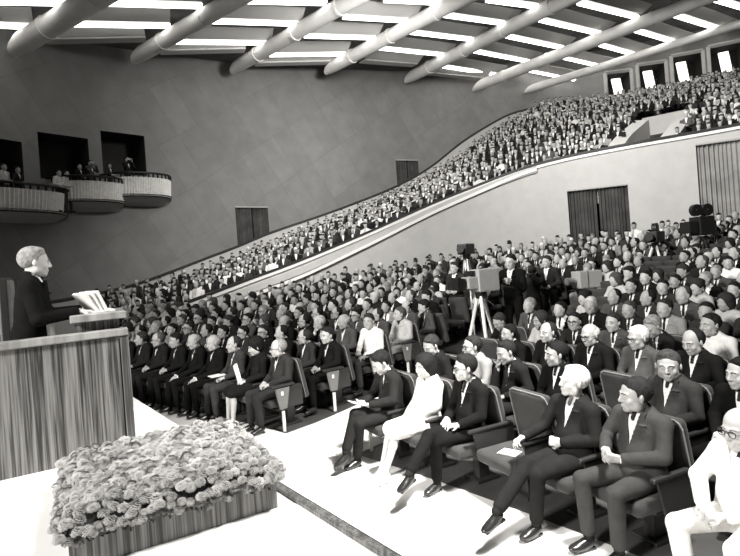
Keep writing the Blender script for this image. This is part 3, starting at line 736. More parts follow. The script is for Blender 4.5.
q = B(); q.path([Vector(p)+Vector((0, 0, .03)) for p in LP], .07, 6); struct(obj('trim_6', q.mesh('trim_6', M['rail'])))
# ---- stairwell (vomitory) cut in the balcony: two sloping white cheeks and a grey back wall
def bowl(a, Y):
    Y0, z0 = floor_in(a); Y1, z1 = floor_out(a); return z0+(z1-z0)*(Y-Y0)/(Y1-Y0)
def slab(name, pts, m, th):
    """wall following 3 points with own bottom; pts (px,py,Y,drop)"""
    vs = []
    for x, y, Y, dr in pts:
        p = at_y(x, y, Y); vs += [(p.x-th, p.y, p.z), (p.x+th, p.y, p.z), (p.x+th, p.y, p.z-dr), (p.x-th, p.y, p.z-dr)]
    fs = []
    for k in range(len(pts)-1):
        for j in range(4): fs.append((4*k+j, 4*k+(j+1) % 4, 4*k+4+(j+1) % 4, 4*k+4+j))
    fs += [(0, 1, 2, 3), tuple(4*(len(pts)-1)+j for j in (3, 2, 1, 0))]
    return mk(name, vs, fs, m)
struct(obj('wall_stairwell', slab('wall_stairwell', [(611, 151, 20.2, 1.6), (625, 134, 22.5, 2.0), (642, 120, 24.6, 2.2)], M['capwhite'], .32)))
struct(obj('wall_stairwell_2', slab('wall_stairwell_2', [(668, 138, 19.6, 1.6), (680, 122, 22, 2.0), (691, 109, 24.4, 2.2)], M['capwhite'], .34)))
p = [at_y(642, 118.5, 24.7), at_y(688, 109, 24.4), at_y(682, 140, 19.9), at_y(612, 154, 20.3)]
p2 = [v-Vector((0, 0, 1.4)) for v in p[:2]]
struct(obj('wall_stairwell_3', mk('wall_stairwell_3', [tuple(v) for v in (p[0], p[1], p2[1], p2[0], p[2]-Vector((0, 0, .55)), p[3]-Vector((0, 0, .4)))], [(0, 1, 2, 3), (3, 2, 4, 5)], M['plaster'])))
VOM = [(610, 155), (641, 117), (692, 107), (672, 141)]
def in_poly(x, y, P):
    c = False
    for i in range(len(P)):
        (x1, y1), (x2, y2) = P[i], P[i-1]
        if (y1 > y) != (y2 > y) and x < (x2-x1)*(y-y1)/(y2-y1)+x1: c = not c
    return c

# ---- stalls floor: white apron in front, rising dark floor behind
AISLE = 46.24
vs, fs = [], []
def pol(R, deg): return (CX+R*math.cos(R_(deg)), CY+R*math.sin(R_(deg)))
def fl(name, m, r0, r1, d0, d1, dz=0, nR=40, nD=60, own=True):
    vs, fs = [], []
    for i, R in enumerate(np.linspace(r0, r1, nR)):
        for j, dg in enumerate(np.linspace(d0(R) if callable(d0) else d0, d1(R) if callable(d1) else d1, nD)):
            x, y = pol(R, dg); vs.append((x, y, rowz(R)+dz))
    for i in range(nR-1):
        for j in range(nD-1): k = i*nD+j; fs.append((k, k+1, k+nD+1, k+nD))
    return mk(name, vs, fs, m)
hw = lambda R: math.degrees(.72/R)
struct(obj('floor', fl('floor', M['floordark'], 29.72, 52, 20, 66, .0)))
struct(obj('floor_aisle', fl('floor_aisle', M['floorwhite'], 29.6, 36, lambda R: AISLE-hw(R), lambda R: AISLE+hw(R), .012, 20, 5)))
x0, y0 = pol(29.75, 0)
vv = [pol(29.75, d) for d in np.linspace(20, 66, 60)]+[(-16, 12), (-16, -6), (10, -6)]
b = B(); b.prism(vv, -.1, .004); struct(obj('floor_apron', b.mesh('floor_apron', M['floorwhite'])))
EDGE0, EDGE1 = on_z(277.5, 487.7, 1.04), on_z(355.6, 536.7, 1.04)
ZS = 1.04; ed = (EDGE0-EDGE1); ed.z = 0; ed.normalize(); en = Vector((ed.y, -ed.x, 0))
b = B(); q0 = EDGE1-ed*4; q1 = EDGE1+ed*14
b.prism([(q0.x, q0.y), (q1.x, q1.y), (q1.x-en.x*14, q1.y-en.y*14), (q0.x-en.x*9, q0.y-en.y*9)], 0, ZS); struct(obj('floor_stage', b.mesh('floor_stage', M['floorwhite'])))
b = B(); rt = Matrix((ed, en, Vector((0, 0, 1)))).transposed(); mid = EDGE1+ed*3; mid.z = ZS
mid = (EDGE0+ed*.25+EDGE1-ed*4)/2; mid.z = ZS; hl = ((EDGE0+ed*.25)-(EDGE1-ed*4)).length/2
b.box(mid+Vector((0, 0, .01)), (hl, .024, .012), rt, bev=.004); struct(obj('trim_7', b.mesh('trim_7', M['wooddark'])))
b = B(); b.box(mid+Vector((0, 0, .004))+en*.031, (hl, .009, .008), rt); struct(obj('trim_8', b.mesh('trim_8', M['rail'])))

# ================================================================== LOGES on the side wall
pleat = mat('pleated_balcony_front', .85, .6, .2, noise=.1)
loges = [((-45, 178, 188), (68, 187, 0), 26), ((40, 176, 0), (123, 178, 0), 20), ((101, 176, 0), (170, 177, 0), 16)]
lg = [(-60, 6, 184, 70, 192), (47, 0, 179, 124, 183), (100, 0, 175, 170, 180)]
nice = ['leftmost', 'middle', 'rightmost']
LOGE = []
for i, (xa, _, ya, xb, yb) in enumerate(lg):
    ha, hb = wall_hit(xa, ya), wall_hit(xb, yb); s0, s1 = ha[0], hb[0]; n, t = wn((s0+s1)/2); z1 = (CAMZ+ray(xa+ (xb-xa)*.55, (ya+yb)/2)[2]*((ha[2]+hb[2])/2-1.0)); 
    W = s1-s0; p = wall_at((s0+s1)/2); H = 1.0; D = 1.35; z0 = z1-H; LOGE.append((p, n, t, W, z1, z0))
    th = thing('box_balcony', '%s of the three pleated pale box balconies on the dark side wall' % nice[i], 'balcony', (p[0], p[1], z0))
    prof = []
    N = 60
    for k in range(N+1):
        u = k/N; x = (u-.5)*W; dd = D*min(1, (1-abs(2*u-1)**5))*(1 if i else 1); dd *= .75+.25*math.cos((u-.5)*PI); prof.append((x, -dd))
    pf = lambda x, dd: (t[0]*x+n[0]*dd, t[1]*x+n[1]*dd)
    vs, fs = [], []
    for k, (x, dd) in enumerate(prof):
        w_ = .035*(1 if k % 2 else -1); X0 = pf(x, dd+w_); X1 = pf(x*.97, dd*.9+w_); vs += [(*X1, .12), (*X0, H)]
    for k in range(N): fs.append((2*k, 2*k+2, 2*k+3, 2*k+1))
    obj('pleated_front', mk('pleated_front', vs, fs, pleat), th)
    vs, fs = [], []
    for k, (x, dd) in enumerate(prof): vs += [(*pf(x*.97, dd*.9), .12), (*pf(x*.8, dd*.55), -.12), (*pf(x*.8, 0), -.22)]
    for k in range(N): fs += [(3*k, 3*k+1, 3*k+4, 3*k+3), (3*k+1, 3*k+2, 3*k+5, 3*k+4)]
    obj('underside', mk('underside', vs, fs, M['plaster'], True), th)
    vs = [(*pf(x, dd), .2) for x, dd in prof]; obj('balcony_floor', mk('balcony_floor', vs, [tuple(range(len(vs)))], M['step']), th)
    b = B(); b.path([Vector((*pf(x, dd*1.0), H+.2)) for x, dd in prof[::3]], .05, 6); obj('rail', b.mesh('rail', M['black']), th)
    b = B(); b.path([Vector((*pf(x*.97, dd*.92), .11)) for x, dd in prof[::3]], .03, 5); obj('edge_line', b.mesh('edge_line', M['black']), th)
    for k in range(2, N-1, 4):
        x, dd = prof[k]; b = B(); b.box(Vector((*pf(x, dd), H+.09)), (.03, .03, .1)); obj('post', b.mesh('post', M['black']), th)

# ================================================================== PODIUM, LECTERN, PLANTER
P0 = on_z(0, 481, ZS); a3 = Vector((A_[0], A_[1], 0)); b3 = Vector((B_[0], B_[1], 0)); ang = R_(29.5)
ex = ray(133, 400)[0]; tt = (ex*P0.y-P0.x)/(a3.x-ex*a3.y)   # reach along the panel to its right end
O = P0; podh = .965
t = thing('rostrum_panel', 'tall striped veneer rostrum front with pale top rail, left of the flower bed', 'rostrum', (O.x, O.y, ZS), ang)
b = B(); b.box((tt/2-1.5-.035, .02, podh/2-.03), (tt/2+1.5-.035, .02, podh/2-.03)); obj('front_panel', b.mesh('front_panel', M['wood']), t)
b = B(); b.box((tt/2-1.5, .03, podh-.025), (tt/2+1.5, .055, .027), bev=.006); obj('top_rail', b.mesh('top_rail', M['woodlight']), t)
b = B(); b.box((tt-.03, .03, podh/2-.028), (.03, .045, podh/2-.025), bev=.004); obj('end_post', b.mesh('end_post', M['wooddark']), t)
b = B(); b.box((tt-.02, .55, podh/2-.028), (.02, .5, podh/2-.028)); obj('side_panel', b.mesh('side_panel', M['wood']), t)
LZ = 1.10
t = thing('lectern', 'speaking desk with veneer sides and pale sloping top behind the rostrum rail', 'lectern', (O.x, O.y, ZS), ang)
la = ray(70, 318)[0]; lt = (la*(O.y+.25*b3.y)-(O.x+.25*b3.x))/(a3.x-la*a3.y)
b = B(); b.box(((lt+tt)/2, .38, LZ/2-.03), ((tt-lt)/2-.045, .24, LZ/2-.035)); obj('desk_body', b.mesh('desk_body', M['wood']), t)
b = B(); b.box(((lt+tt)/2, .36, LZ-.03), ((tt-lt)/2, .3, .028), bev=.006); obj('desk_top', b.mesh('desk_top', M['woodlight']), t)
def local(tx, ty, z): return Vector((O.x, O.y, ZS))+a3*tx+b3*ty+Vector((0, 0, z))
# papers on the desk
for i, (dx, lean, lab) in enumerate(((.12, -38, 'sheaf of white speech sheets leaning furthest left on the speaking desk'), (.155, -30, 'middle leaning sheaf of white speech sheets on the speaking desk'), (.19, -24, 'right leaning sheaf of white speech sheets on the speaking desk'))):
    b = B(); b.box((0, 0, .08), (.011, .085, .088), Matrix.Rotation(.55, 3, 'Z') @ Matrix.Rotation(R_(lean), 3, 'Y')); o = obj('paper_stack', b.mesh('paper_stack', M['paper']), None, local(lt+dx, .28, LZ+.01), ang); tag(o, lab, 'papers', 'speech papers')
b = B(); b.box((0, 0, .006), (.11, .14, .006)); tag(obj('paper_sheet', b.mesh('paper_sheet', M['paper']), None, local(lt+.2, .36, LZ), ang+.1), 'flat white sheet lying on the speaking desk under the leaning papers', 'paper')
b = B(); b.tube((0, 0, .01), (0, 0, .14), .035, .04, 16); o = thing('tea_glass', 'white glass on its saucer behind the rostrum rail beside the speaker', 'glass', local(lt-.14, .3, .93)); obj('tumbler', b.mesh('tumbler', M['white'], True), o)
b = B(); b.tube((0, 0, 0), (0, 0, .012), .075, .085, 20); obj('saucer', b.mesh('saucer', M['white'], True), o)
b = B(); b.box((lt-.3, .32, .9), (.42, .18, .02), bev=.004); t = thing('side_shelf', 'low inner shelf behind the rostrum rail carrying the white glass', 'shelf', (O.x, O.y, ZS), ang); obj('shelf_board', b.mesh('shelf_board', M['woodlight']), t)
b = B(); b.box((lt-.3, .32, .44), (.36, .14, .44)); obj('shelf_body', b.mesh('shelf_body', M['wooddark']), t)
# tall chair back at the far left behind the speaker
cp = at_y(7, 300, 4.9); t = thing('presidium_chair', 'tall pale framed chair back at the left edge behind the speaker', 'chair', (cp.x, cp.y, ZS), ang)
b = B(); b.box((0, 0, 1.0), (.05, .2, .42), bev=.02); obj('backrest', b.mesh('backrest', M['panelgrey']), t)
for sy in (-.22, .22): b = B(); b.box((0, sy, .72), (.03, .025, .72), bev=.008); obj('back_post', b.mesh('back_post', M['darkmetal']), t)
b = B(); b.box((.25, 0, .46), (.25, .24, .05), bev=.03); obj('seat', b.mesh('seat', M['plush']), t)
for sx, sy in ((.45, -.2), (.45, .2)): b = B(); b.tube((sx, sy, 0), (sx, sy, .42), .02, n=8); obj('leg', b.mesh('leg', M['darkmetal']), t)
cp = at_y(3, 331, 5.6)
t = thing('presidium_table', 'pale table edge at the far left behind the rostrum', 'table', (cp.x-1.2, cp.y, ZS), ang)
b = B(); b.box((0, 0, cp.z-ZS-.03), (1.2, .3, .03), bev=.006); obj('tabletop', b.mesh('tabletop', M['woodlight']), t)
b = B(); b.box((0, 0, (cp.z-ZS)/2-.03), (1.1, .22, (cp.z-ZS)/2-.03)); obj('table_panel', b.mesh('table_panel', M['wooddark']), t)
# planter
FR = on_z(278, 507.5, ZS); LA, LB = 1.02, 1.06; FLc = FR-a3*LA
t = thing('flower_planter', 'low veneer planter box packed with pale mop-headed flowers on the white stage', 'planter', (FLc.x, FLc.y, ZS), ang)
ph = .15
for nm, c, hf in (('front_board', (LA/2, .015, ph/2), (LA/2, .015, ph/2)), ('back_board', (LA/2, LB-.015, ph/2), (LA/2, .015, ph/2)), ('side_board', (.015, LB/2, ph/2), (.015, LB/2-.03, ph/2)), ('side_board', (LA-.015, LB/2, ph/2), (.015, LB/2-.03, ph/2))):
    b = B(); b.box(c, hf, bev=.003); obj(nm, b.mesh(nm, M['wood']), t)
b = B()
for c, hf in (((LA/2, .012, ph+.008), (LA/2+.006, .02, .01)), ((LA/2, LB-.012, ph+.008), (LA/2+.006, .02, .01)), ((.012, LB/2, ph+.008), (.02, LB/2-.02, .0095)), ((LA-.012, LB/2, ph+.008), (.02, LB/2-.02, .0095))): b.box(c, hf)
obj('rim', b.mesh('rim', M['wooddark']), t)
b = B(); b.box((LA/2, LB/2, .1), (LA/2-.03, LB/2-.03, .05)); obj('soil', b.mesh('soil', M['leaf']), t)
def blossom(seed, n=80):
    r = np.random.default_rng(seed); vs, fs = [], []
    for i in range(n):
        ph_ = math.acos(1-1.45*(i+.5)/n); th = i*2.39996; d = np.array((math.sin(ph_)*math.cos(th), math.sin(ph_)*math.sin(th), math.cos(ph_)))
        e = nrm(np.cross(d, (.3, .5, .8))); f_ = np.cross(d, e); rr = 1+.06*r.standard_normal(); w_ = .19
        base = d*.72*rr-f_*.08; tip = d*rr+f_*.04; k = len(vs)
        vs += [base-e*w_*.6, base+e*w_*.6, tip+e*w_, tip*1.03+f_*.1, tip-e*w_, (base+tip)/2-f_*.1]
        fs += [(k, k+1, k+2, k+5), (k+5, k+2, k+3, k+4), (k, k+5, k+4)]
    return vs, fs
BV = [blossom(i) for i in range(4)]
BME = [mk('blossom', v, f, M['petal']) for v, f in BV]
spots = []; rb = np.random.default_rng(3); nx, ny = 25, 27
for i in range(nx):
    for j in range(ny):
        x = (i+.5+(.5 if j % 2 else 0)-.25)/nx*(LA+.12)-.06+rb.normal()*.008; y = (j+.5)/ny*(LB+.12)-.06+rb.normal()*.008
        u, v = min(x+.06, LA+.06-x)/.16, min(y+.06, LB+.06-y)/.16; m_ = max(0, min(1, min(u, v)))
        z = ph+.035+.085*math.sin(m_*PI/2)+rb.normal()*.008; spots.append((x, y, z, .029*(1+.12*rb.normal())))
for x in np.linspace(.0, LA, 30): spots.append((x, -.03+rb.normal()*.008, ph+.018+rb.normal()*.014, .027))
for y in np.linspace(.0, LB, 30): spots.append((-.03+rb.normal()*.01, y, ph+.02+rb.normal()*.012, .027)); spots.append((LA+.03, y, ph+.02+rb.normal()*.012, .027))
spots.sort(key=lambda s: (s[0]*A_[1]+s[1]*B_[1]))
av, af, base = [], [], 0
for i, (x, y, z, r) in enumerate(spots):
    rot = Matrix.Rotation(rb.uniform(0, 6), 4, 'Z') @ Matrix.Rotation(rb.normal()*.25, 4, 'X')
    if i < 100:
        o = obj('blossom', BME[i % 4], t, (x, y, z)); o.rotation_euler = rot.to_euler(); o.scale = (r, r, r*.85)
    else:
        v, f = BV[i % 4]; m3 = np.array(rot.to_3x3()); vv = (np.array(v) @ m3.T)*np.array((r, r, r*.85))+np.array((x, y, z)); av += vv.tolist(); af += [tuple(k+base for k in q) for q in f]; base += len(v)
o = obj('blossoms_behind', mk('blossoms_behind', av, af, M['petal']), t); o['kind'] = 'stuff'
av, af = [], []
for i in range(900):
    if i < 420: x, y, z = (rb.uniform(-.02, LA+.02), rb.uniform(-.045, .03), ph+rb.uniform(-.015, .05))
    else: x, y, z = (rb.uniform(0, LA), rb.uniform(0, LB), ph+rb.uniform(.0, .09))
    d = nrm(rb.normal(size=3)); e = nrm(np.cross(d, rb.normal(size=3))); p_ = np.array((x, y, z)); k = len(av); L_ = .03
    av += [p_, p_+d*L_*.5+e*.009, p_+d*L_, p_+d*L_*.5-e*.009]; af.append((k, k+1, k+2, k+3))
o = obj('foliage', mk('foliage', av, af, M['leaf']), t); o['kind'] = 'stuff'
# ================================================================== SEATS
def chair_meshes():
    out = []; S = SDF((-.32, -.42, .3), (.32, .42, 1.05), .012)
    S.box((0, -.0, 0), (0, 0, 0)) if 0 else None
    S.box((0, .08, .405), (.245, .25, .06), .045, k=.01); out.append(('seat_cushion', S.mesh('seat_cushion', M['plush'])))
    S = SDF((-.32, -.45, .3), (.32, .1, 1.1), .012); Rb = rotm(0, 11)
    S.box((0, -.25, .69), (.262, .05, .31), .045, Rb, k=.01); S.ell((0, -.225, .72), (.2, .05, .25), Rb, k=.03); out.append(('backrest', S.mesh('backrest', M['plush'])))
    b = B(); T = lambda x, y, z: Vector((0, -.25, .69))+Vector(Rb @ np.array((x, y, z)))
    b.path([T(-.262, .03, -.28), T(-.262, .03, .24), T(-.24, .03, .29), T(-.2, .03, .308), T(.2, .03, .308), T(.24, .03, .29), T(.262, .03, .24), T(.262, .03, -.28)], .007, 6); out.append(('piping', b.mesh('piping', M['piping'], True)))
    b = B(); b.box((0, -.06, .33), (.2, .16, .03), bev=.01); b.box((0, -.12, .17), (.05, .07, .16), bev=.01); b.box((0, -.12, .015), (.12, .14, .015), bev=.005); out.append(('pedestal', b.mesh('pedestal', M['darkmetal'])))
    for sx in (-1, 1):
        b = B(); b.box((.278*sx, .02, .625), (.024, .2, .018), bev=.012); b.hexa([(.27*sx, -.2, .33), (.29*sx, -.2, .33), (.29*sx, .1, .33), (.27*sx, .1, .33), (.27*sx, -.2, .61), (.29*sx, -.2, .61), (.29*sx, .17, .61), (.27*sx, .17, .61)])
        out.append(('armrest', b.mesh('armrest', M['darkmetal'])))
    return out
CH = chair_meshes()
b = B(); b.hexa([(-.018, -.03, .33), (.018, -.03, .33), (.018, .08, .33), (-.018, .08, .33), (-.018, -.09, .64), (.018, -.09, .64), (.018, .14, .64), (-.018, .14, .64)]); ENDP = b.mesh('end_panel', M['panelgrey'])
b = B(); b.box((0, .03, .15), (.014, .022, .15), bev=.004); ENDL = b.mesh('post', M['lightmetal'])
b = B(); b.box((0, .035, .56), (.021, .02, .03), bev=.003); ENDN = b.mesh('number_plate', M['lightmetal'])
b = B(); b.box((0, .02, .675), (.035, .19, .016), bev=.01); ENDA = b.mesh('arm_cap', M['darkmetal'])
S = SDF((-.3, -.4, .3), (.3, .45, 1.05), .03); S.box((0, .08, .405), (.245, .25, .06), .045); S.box((0, -.25, .69), (.262, .05, .31), .045, rotm(0, 11)); FARC = S.mesh('auditorium_seat', M['plush'])
nums = ['first', 'second', 'third', 'fourth', 'fifth', 'sixth', 'seventh', 'eighth', 'ninth', 'tenth', 'eleventh', 'twelfth', 'thirteenth', 'fourteenth', 'fifteenth', 'sixteenth', 'seventeenth', 'eighteenth', 'nineteenth', 'twentieth', 'twenty-first', 'twenty-second', 'twenty-third', 'twenty-fourth', 'twenty-fifth', 'twenty-sixth', 'twenty-seventh', 'twenty-eighth', 'twenty-ninth', 'thirtieth']+['far']*60
# seats of the stalls: row, side (right/left of the aisle), index, position
seats = []
for k in range(25):
    R = 30+k if k < 3 else 32+(k-2)*.87 if k < 10 else 38.96+(k-10)*.75
    for side in ('R', 'L'):
        n = 0; gap = 1.12 if k < 5 else (1.7 if side == 'L' else 1.2) if k < 9 else .45; sw = .575 if k < 4 else .535 if k < 9 else .49
        while n < 60:
            dd = gap+n*sw; deg = AISLE+math.degrees(dd/R)*(1 if side == 'L' else -1)
            if side == 'R' and k == 0 and n == 6: break
            x, y = pol(R, deg); z = rowz(R)
            if y < 1.2: break
            px, py = proj((x, y, z+1.2))
            if px > 800: break
            a = x/y
            if a > aI[0]:
                if y > inner(a)[0]-.75: break
            else:
                # beyond the low end of the parapet: stop at the side wall walkway
                if y > outer(max(a, aO[0]))[0]-.6 or px < 90 and k > 3: break
            if px < 60: break
            seats.append(dict(k=k, side=side, n=n, x=x, y=y, z=z, px=px, py=py, rot=math.atan2(CY-y, CX-x)-PI/2-R_(15 if side == 'R' else 10))); n += 1
print('SEATS', len(seats))
# ================================================================== PEOPLE
def V(**k): return k
generic = [
 ('man', V(J=joints(), hair='short', yaw=0)), ('man', V(J=joints(hdR=(-.5, .8, -.1), wrR=(.1, .33, .64), wrL=(-.12, .3, .64), elR=(.25, .05, .74)), hair='receding', yaw=14, pitch=4)),
 ('man', V(J=joints(elR=(.23, .08, .78), wrR=(-.1, .2, .82), hdR=(-1, .05, .05), pnR=(0, -1, 0), elL=(-.23, .08, .76), wrL=(.1, .19, .78), hdL=(1, .05, .05), pnL=(0, -1, 0)), hair='short', yaw=-14, glasses=True)),
 ('man', V(J=joints(knR=(.0, .48, .62), anR=(-.2, .6, .32), ftR=(-.5, 1, -.3)), hair='bald', yaw=8, pitch=8, fat=1.12)),
 ('man', V(J=joints(elR=(.15, .16, .76), wrR=(.05, .14, 1.0), hdR=(-.3, -.1, 1), pnR=(-.3, -1, 0), neck=(0, -.0, 1.04), head=(0, .06, 1.165), chest=(0, -.03, .86), shR=(.168, -.0, .97), shL=(-.168, 0, .97)), hair='slick', yaw=20, pitch=14, roll=5)),
 ('man', V(J=joints(), hair='receding', yaw=25, glasses=True, fat=1.1)),
 ('man', V(J=joints(neck=(0, .05, 1.02), head=(0, .13, 1.13), chest=(0, .0, .85), shR=(.168, .05, .95), shL=(-.168, .05, .95), elR=(.22, .18, .72), elL=(-.22, .18, .72), wrR=(.06, .36, .68), wrL=(-.06, .36, .68)), hair='short', yaw=-4, pitch=28)),
 ('woman', V(J=joints(shR=(.15, -.06, .95), shL=(-.15, -.06, .95), head=(0, -.01, 1.14), neck=(0, -.06, 1.01)), hair='bob', yaw=10, dress='x', fat=.92)),
 ('woman', V(J=joints(shR=(.15, -.06, .95), shL=(-.15, -.06, .95), head=(0, -.01, 1.15), neck=(0, -.06, 1.01)), hair='bun', yaw=-8, dress='blouse', fat=.95)),
 ('man', V(J=joints(wrL=(-.15, .3, .63), hdL=(.1, 1, -.2)), hair='slick', yaw=-24, jacket=False, tie=False)),
 ('man', V(J=joints(knR=(.16, .45, .53), anR=(.2, .36, .105), knL=(-.16, .45, .53)), hair='short', yaw=4, pitch=-6, open_jacket=True)),
 ('woman', V(J=joints(shR=(.155, -.06, .95), shL=(-.155, -.06, .95), head=(0, -.01, 1.14), neck=(0, -.06, 1.01)), hair='scarf', yaw=6, pitch=6, dress='x', fat=1.08))]
hairword = dict(short='short-haired', receding='high-browed', bald='balding', slick='smooth-haired', bob='bob-haired', bun='bun-haired', scarf='headscarfed')
GM = [(sex, v['hair'], v.get('glasses', False), v.get('jacket', True), person_meshes(h=.0135, **v)) for sex, v in generic]
GF = [person_meshes(h=.018, far=True, **v) for sex, v in generic]
def cols(top=.03, skin=.62, hair=.03, shirt=.8, tie=.03, bottom=None, shoe=.1, brow=None):
    top = top*.6 if top < .2 else top; skin = skin*.7
    return dict(top=top, skin=skin, hair=hair, shirt=shirt, tie=tie, bottom=top if bottom is None else bottom, sock=.02, shoe=shoe, brow=min(hair, .25) if brow is None else brow)
SHADE = [(.015, 'black'), (.03, 'dark'), (.05, 'charcoal'), (.11, 'grey'), (.25, 'light grey')]
def place_of(s): return '%s row, %s seat %s of the aisle' % (nums[s['k']], nums[s['n']], 'right' if s['side'] == 'R' else 'left')

# ---- hand-made figures of the first rows
def hero(px, py, loc, rot, label, J, c, **kw):
    if not kw.get('dress'): kw['fat'] = kw.get('fat', 1.0)*1.1
    me = person_meshes(J, h=.0088, **kw); return spawn(me, loc, rot, c, label)
def seat_of(k, side, n): return next(s for s in seats if s['k'] == k and s['side'] == side and s['n'] == n)
taken = {}
def sit(k, side, n, label, J, c, drot=0, dx=0, dy=0, **kw):
    s = seat_of(k, side, n); taken[(k, side, n)] = 1
    r = s['rot']+R_(drot); return hero(0, 0, (s['x']+math.cos(r)*dx-math.sin(r)*dy, s['y']+math.sin(r)*dx+math.cos(r)*dy, s['z']), r, label, J, c, **kw)
# man reading, head bowed, leg crossed
sit(0, 'R', 0, 'dark-suited man with bowed head reading papers, seated beside the woman in white', joints(
    chest=(0, -.02, .86), neck=(0, .03, 1.035), head=(0, .1, 1.15), shR=(.168, .02, .96), shL=(-.168, .02, .96), elR=(.23, .1, .74), elL=(-.23, .1, .74),
    wrR=(.08, .33, .7), wrL=(-.07, .34, .7), hdR=(-.4, .8, .15), hdL=(.5, .8, .15), pnR=(-.5, 0, .8), pnL=(.5, 0, .8),
    knR=(.0, .5, .61), anR=(-.1, .7, .24), ftR=(-.1, 1, -.35), knL=(-.1, .5, .52), anL=(-.02, .52, .1)), cols(.035, hair=.015), hair='slick', pitch=30, yaw=6)
# woman in white
sit(0, 'R', 1, 'short-haired woman in a white suit with hands in her lap, front row', joints(
    chest=(0, -.07, .84), neck=(0, -.06, 1.01), head=(0, -.01, 1.145), shR=(.15, -.06, .945), shL=(-.15, -.06, .945), elR=(.2, .0, .73), elL=(-.2, .0, .73),
    wrR=(.06, .22, .64), wrL=(-.06, .2, .64), knR=(.075, .46, .52), knL=(-.075, .47, .52), anR=(.03, .62, .12), anL=(-.07, .64, .12), ftR=(-.1, 1, -.1), ftL=(-.1, 1, -.1)),
    cols(.7, hair=.015, skin=.7, shoe=.75), hair='bob', dress='white', yaw=-8, pitch=4, fat=.97)
# man in glasses legs crossed
sit(0, 'R', 2, 'man in a black suit and heavy glasses, legs crossed, right of the woman in white', joints(
    elL=(-.24, .02, .74), wrL=(-.12, .2, .66), wrR=(.05, .24, .68), hdL=(.6, .8, -.1), knR=(-.04, .53, .6), anR=(-.16, .86, .34), ftR=(-.25, 1, -.35),
    knL=(-.05, .46, .53), anL=(-.0, .45, .105), ftL=(-.25, 1, 0), head=(0, -.0, 1.19)), cols(.018, hair=.015), hair='slick', glasses=True, yaw=16, pitch=2)
# old man, white hair
sit(0, 'R', 4, 'white-haired elderly man in dark suit, looking up, legs crossed', joints(
    chest=(0, -.09, .86), neck=(0, -.1, 1.045), head=(0, -.07, 1.185), elR=(.26, .06, .76), elL=(-.25, -.02, .74), wrR=(.29, .3, .685), wrL=(-.04, .17, .7), hdR=(-.2, 1, -.15), pnR=(-.4, 0, -1), crR=.6,
    hdL=(.9, .4, 0), pnL=(.0, -1, -.3), crL=.8, knR=(-.02, .54, .59), anR=(-.04, .9, .3), ftR=(-.1, 1, -.3), knL=(-.1, .5, .53), anL=(-.06, .52, .105)),
    cols(.03, hair=.75, skin=.72, brow=.5, tie=.12), hair='slick', yaw=18, pitch=-8, fat=1.08)
# man with clasped hands
sit(0, 'R', 5, 'dark-haired man in a grey suit with clasped hands, seated beside the white-haired man', joints(
    elR=(.27, .04, .78), elL=(-.25, .04, .75), wrR=(.08, .27, .76), wrL=(-.06, .27, .73), hdR=(-.7, .6, -.1), hdL=(.7, .6, .1), pnR=(-.3, -.5, -.5), pnL=(.3, -.5, .3), crR=.8, crL=.75, knR=(.17, .45, .54), knL=(-.15, .45, .54)),
    cols(.085, hair=.02, skin=.5, shirt=.7), hair='slick', yaw=24, fat=1.12)
# right edge man in white jacket
cp = at_y(742, 432, 3.35); rr = math.atan2(CY-cp.y, CX-cp.x)-PI/2-R_(14)
hero(0, 0, (cp.x+.03, cp.y, 0), rr, 'man in a white jacket and glasses with folded hands at the right edge', joints(
    chest=(0, -.02, .84), neck=(0, .0, 1.0), head=(0, .05, 1.13), shR=(.175, .0, .94), shL=(-.175, .0, .94), elR=(.28, .1, .75), elL=(-.26, .1, .75), wrR=(.1, .33, .68), wrL=(-.05, .34, .66), crR=.8, crL=.8, knR=(.2, .45, .54), knL=(-.17, .45, .54)),
    cols(.85, hair=.6, skin=.68, shirt=.8, bottom=.8), hair='bald', glasses=True, yaw=10, pitch=4, fat=1.2)
c0 = joints()
# left block front row (counted from the aisle)
def lb(n, label, hair, top, hc, yaw=0, pitch=4, glasses=False, dress=None, legs=None, J=None, fat=1.0, shirt=.8, **kw):
    j = J or joints(**(legs or {})); sit(0, 'L', n, label, j, cols(top, hair=hc, shirt=shirt), hair=hair, yaw=yaw, pitch=pitch, glasses=glasses, dress=dress, fat=fat, **kw)
lb(0, 'balding man in glasses and dark suit on the aisle end of the left front row', 'receding', .05, .25, 12, 2, True, fat=1.12, legs=dict(knR=(.14, .45, .53), knL=(-.1, .46, .53)))
lb(1, 'woman in a dark hat and dark dress with bare shins, left front row', 'hat', .02, .012, 8, 10, dress='x', legs=dict(knR=(.08, .46, .53), knL=(-.08, .46, .53), anR=(.06, .5, .1), anL=(-.06, .48, .1), shR=(.15, -.06, .95), shL=(-.15, -.06, .95), head=(0, -.01, 1.15), neck=(0, -.06, 1.015)))
lb(2, 'grey-suited man with high forehead, left front row, beside the hatted woman', 'receding', .07, .03, 4, 2)
lb(3, 'balding white-haired man, hands between knees, fourth from the aisle, left front row', 'bald', .015, .5, 0, 8, fat=1.1, legs=dict(wrR=(.04, .36, .6), wrL=(-.04, .36, .6)))
lb(4, 'grey-haired man in black suit, fifth from the aisle in left front row', 'bald', .015, .3, 6, 12, legs=dict(wrR=(.05, .36, .6), wrL=(-.05, .36, .6)))
lb(5, 'dark-haired man in black suit, sixth from the aisle in left front row', 'slick', .02, .015, -4, 6)
lb(6, 'stout man in glasses and dark suit, seventh from the aisle in left front row', 'receding', .03, .1, 10, 4, True, fat=1.15)
lb(7, 'dark-suited man with legs stretched, eighth from the aisle in left front row', 'short', .03, .04, 14, 0, legs=dict(knR=(.02, .48, .62), anR=(-.1, .72, .36), ftR=(-.2, 1, -.2)))
lb(8, 'dark-suited man nearest the rostrum edge in the left front row', 'receding', .025, .2, 8, 2)
